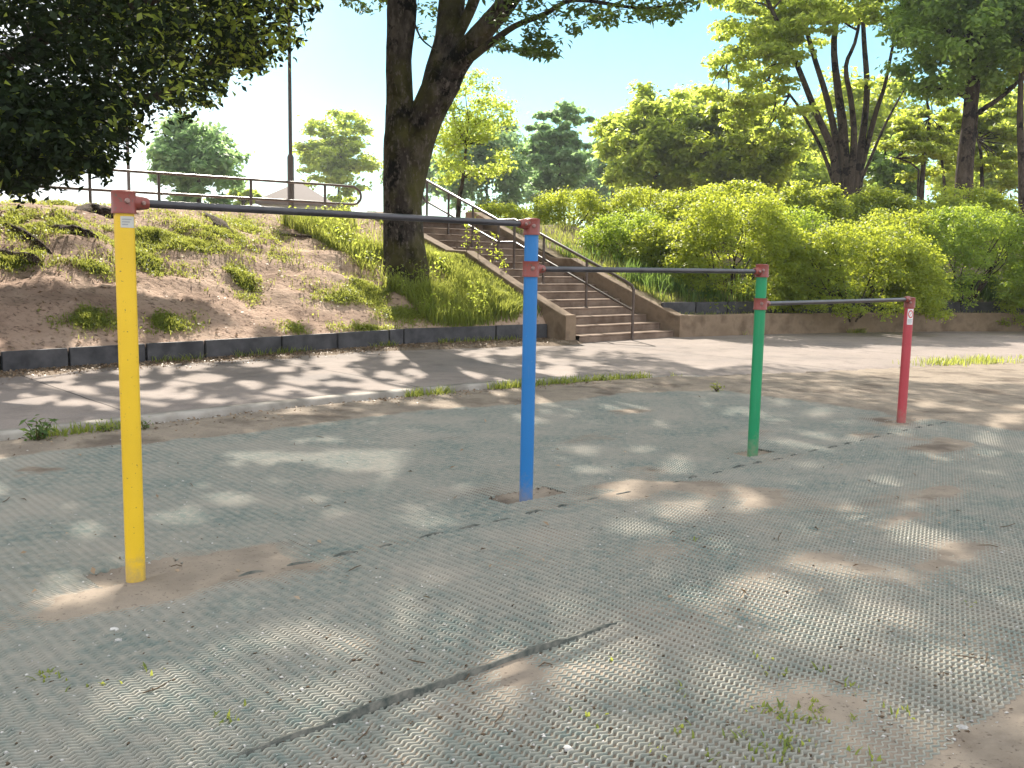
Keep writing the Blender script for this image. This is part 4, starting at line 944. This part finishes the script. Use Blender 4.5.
# little green sprouts in the near mat
P = []
for x_, y_, n_ in ((775,715,24),(800,722,30),(790,745,26),(770,758,22),(745,742,12),(812,712,20),(690,735,8),(905,715,10),(850,725,6),(50,678,14),(95,690,6),(145,675,5),(225,722,10),(775,675,8),(828,672,7),(620,660,3),(590,715,6),(685,690,6),(850,690,6),(700,540,4),(970,605,4),(760,660,4),(870,765,10),(715,760,8),(660,752,5)):
    c = G(x_, y_)
    for _ in range(n_): P.append(c+np.array([rng.normal()*.028, rng.normal()*.028, .004]))
blades('sprouts', np.array(P), .021, M['l_grass'], 'tiny bright green sprouts growing through the near mat', 'weeds', width=.009, lean=1.5)
def weed(x_, y_, h, n, label, mat='l_gdark'):
    c = G(x_, y_); o = empty('weed_plant', c); tag(o, label, 'weed')
    m_ = MB(); C = []
    for q in range(n):
        e = c+np.array([rng.normal()*h*.35, rng.normal()*h*.35, h*rng.uniform(.5,1.)]); m_.tube([c-(0,0,.01), c*.5+e*.5+(0,0,.02), e], [.004,.003,.001], 5)
        for k_ in range(9): C.append(c+(e-c)*rng.uniform(.25,1)+rng.normal(size=3)*.02)
    m_.build('stem', M['twig'], o); C = np.array(C); leaves('foliage', C, rng.normal(size=C.shape)*.6+np.array([0,0,.8]), h*.33, M[mat], o, .35)
weed(37,443,.19,9,'leafy green weed by the kerb at the left edge'); weed(106,434,.08,7,'low weed at the kerb just left of the yellow post')
weed(144,432,.10,6,'dark leafy weed at the kerb right behind the yellow post'); weed(717,392,.10,9,'small bright green weed on the dirt left of the green post','l_grass')
# tall weed stalks beside the stairs
for x_, y_, h, lb in ((466,262,.75,'tall seeding weed stalk nearest the big trunk'),(478,265,.85,'tallest weed stalk beside the stairs'),(492,270,.7,'weed stalk leaning over the stair wall'),(506,276,.5,'shortest weed stalk by the stairs')):
    c = T(x_,y_); o = empty('weed_stalk', c); tag(o, lb, 'weed', 'weed stalks beside the stairs')
    m_ = MB(); e = c+np.array([rng.normal()*.06,0,h]); m_.tube([c,(c+e)/2+(.02,0,0),e],[.007,.005,.002],5); m_.build('stem', M['twig'], o)
    C = np.array([c+(e-c)*rng.uniform(.25,1)+rng.normal(size=3)*.04 for _ in range(38)]); leaves('foliage', C, rng.normal(size=C.shape)+np.array([0,0,.6]), .07, M['l_yel'], o, .4)

# ------------------------------------------------------------------ roots, stones, litter
def root(pts, r, label):
    Q = [T(x_,y_)+np.array([0,0,dz]) for x_,y_,dz in pts]; o = empty('exposed_root', Q[0]); tag(o, label, 'root', 'exposed roots and humps on the slope')
    m_ = MB(); sp_ = smooth_path(Q,5); rr = r*np.interp(np.linspace(0,1,len(sp_)), [0,.2,.8,1], [.35,1,.9,.25]); sp_[:,2] -= rr*.30; m_.tube(sp_, rr*.72, 14, wob=.55, seed=r*33+pts[0][0]*.37); auto_smooth(m_.build('root_body', M['root'], o), 70)
root([(45,228,0),(62,232,.05),(80,235,.05),(98,238,0)],.14,'thick dark root hump left of the yellow post')
root([(72,214,0),(90,212,.05),(108,214,.05),(122,218,0)],.16,'dark mossy root hump touching the top of the yellow post')
root([(2,222,0),(22,235,.06),(38,246,.05),(52,255,0)],.06,'thin root running down the slope at the far left')
root([(0,250,0),(15,258,.04),(30,262,.04),(44,266,0)],.12,'dark root hump at the left edge of the slope')
root([(205,214,0),(214,222,.04),(226,230,.04),(238,240,0)],.12,'dark root hump in the grass right of the yellow post')
root([(300,220,0),(312,221,.03),(324,223,.03),(336,228,0)],.09,'dark earth ledge on the crest left of the big trunk')
root([(268,234,0),(285,236,.02),(305,238,.02),(320,238,0)],.04,'thin root across the bare earth below the crest')
def pebbles(name, P, r, mat, label, cat='gravel'):
    n = len(P); D = unit(rng.normal(size=(n,6,3))*.25+np.array([[1,0,0],[-1,0,0],[0,1,0],[0,-1,0],[0,0,1],[0,0,-1.]])); s_ = (r*rng.uniform(.4,1.6,n))[:,None,None]*rng.uniform(.6,1.2,(n,1,3))*np.array([1,1,.55])
    V = P[:,None,:]+D*s_; tri = np.array([[0,2,4],[2,1,4],[1,3,4],[3,0,4],[2,0,5],[1,2,5],[3,1,5],[0,3,5]])
    Fc = (np.arange(n)[:,None,None]*6+tri[None]).reshape(-1,3); return tag(mesh(name, V.reshape(-1,3), Fc, mat), label, cat, kind='stuff')
P = []
for _ in range(1500):
    x_, y_ = rng.uniform(-60,1080), 430+340*rng.random()**.8; P.append(G(x_, y_, .008))
pebbles('gravel', np.array(P),   .0056, M['stone'], 'small pale stones scattered over the mats')
P = []
for _ in range(700):
    x_, y_ = rng.uniform(-60,1080), 440+330*rng.random()**.7; P.append(G(x_, y_, .008))
pebbles('crumbs', np.array(P), .006, M['twig'], 'dark soil crumbs and bark bits on the mats')
P = []
for _ in range(1300):
    u = rng.uniform(-1,9.5); P.append(W(u, float(vn(u))-.06-abs(rng.normal())*.16, .012))
pebbles('kerb_gravel', np.array(P), .011, M['stone'], 'gravel and chips gathered below the kerb')
P = []
for _ in range(5200):
    u = rng.uniform(0,11.2); q = abs(rng.normal())*.26; P.append(W(u, float(vb(u))-.05-q, .060+max(0,.02-.04*q)))
for _ in range(900):
    u = rng.uniform(-1,9); P.append(W(u, float(vn(u))-.06-abs(rng.normal())*.25, .02))
for _ in range(70):
    x_, y_ = rng.uniform(0,1024), rng.uniform(385,600); q = G(x_,y_,.022); P.append(q)
P = np.array(P); leaves('leaf_litter', P, rng.normal(size=P.shape)*.5+np.array([0,0,1.]), .032, M['l_litter']); tag(bpy.data.objects['leaf_litter'], 'dry fallen leaves along the boards and the kerb', 'leaf litter', kind='stuff')
uu_, tt_ = rng.uniform(-1,10.6,2600), rng.random(2600)**1.3*6.5; xx_, yy_ = uv2xy(uu_, vb(uu_)+.1+tt_); k = fbm(xx_*1.5, yy_*1.5+3, 3) > .45
pebbles('clods', np.column_stack([xx_,yy_,terr(xx_,yy_)])[k], .014, M['hill'], 'small clods and crumbs of earth on the bare slope', 'clods')
xx_, yy_ = xx_[~k], yy_[~k]; P = np.column_stack([xx_,yy_,terr(xx_,yy_)+.012]); tag(leaves('slope_litter', P, rng.normal(size=P.shape)*.5+np.array([0,0,1.]), .05, M['l_litter']), 'dry brown leaves scattered over the bare slope', 'leaf litter', kind='stuff')
m_ = MB()
for _ in range(34):
    x_, y_ = rng.uniform(0,1024), 385+350*rng.random()**1.4; q = G(x_,y_,.014); an = rng.uniform(0,math.pi); L = rng.uniform(.03,.10); d_ = np.array([math.cos(an),math.sin(an),0])*L; m_.tube([q-d_/2, q+(0,0,.004), q+d_/2+rng.normal(size=3)*.008], [.002,.0024,.0014], 5)
tag(m_.build('twigs', M['twig']), 'thin dead twigs lying about on the mats and dirt', 'twigs', kind='stuff')
def stone(x_, y_, r, label):
    q = G(x_, y_, r*.3); n = 40; m_ = MB(); V = []; 
    for i_ in range(6):
        for j in range(8):
            th = math.pi*(i_+.5)/6; ph = 2*math.pi*j/8; k_ = r*(.8+.5*float(vnoise(i_*1.3+x_, j*1.1+y_))); V.append((q[0]+k_*1.2*math.sin(th)*math.cos(ph), q[1]+k_*math.sin(th)*math.sin(ph), q[2]+k_*.7*math.cos(th)))
    m_.add(V, [(i_*8+j, i_*8+(j+1)%8, i_*8+8+(j+1)%8, i_*8+8+j) for i_ in range(5) for j in range(8)]+[tuple(range(8)), tuple(range(47,39,-1))]); o = m_.build('stone', M['stone']); auto_smooth(o, 35); return tag(o, label, 'stone')
stone(114,630,.014,'pale oblong pebble in front of the yellow post'); stone(118,641,.012,'grey round pebble just below the pale oblong one')
stone(740,628,.012,'grey pebble in the shade right of centre'); stone(568,749,.012,'pale flat stone on the near mat at bottom centre'); stone(962,728,.013,'grey stone at the bare corner bottom right')

# ------------------------------------------------------------------ air
m_ = bpy.data.materials.new('haze'); m_.use_nodes = True; nt_ = m_.node_tree; nt_.nodes.clear()
o_ = nt_.nodes.new('ShaderNodeOutputMaterial'); pv = nt_.nodes.new('ShaderNodeVolumePrincipled'); pv.inputs['Color'].default_value = (.90,.95,1,1); pv.inputs['Density'].default_value = .0006; pv.inputs['Anisotropy'].default_value = .3
nt_.links.new(pv.outputs[0], o_.inputs['Volume'])
q = MB(); q.box((0,0,14), 1500, 1500, 31); hz = q.build('haze', m_); tag(hz, 'thin bright summer haze over the park', 'haze', kind='stuff')
S.cycles.volume_bounces = 0
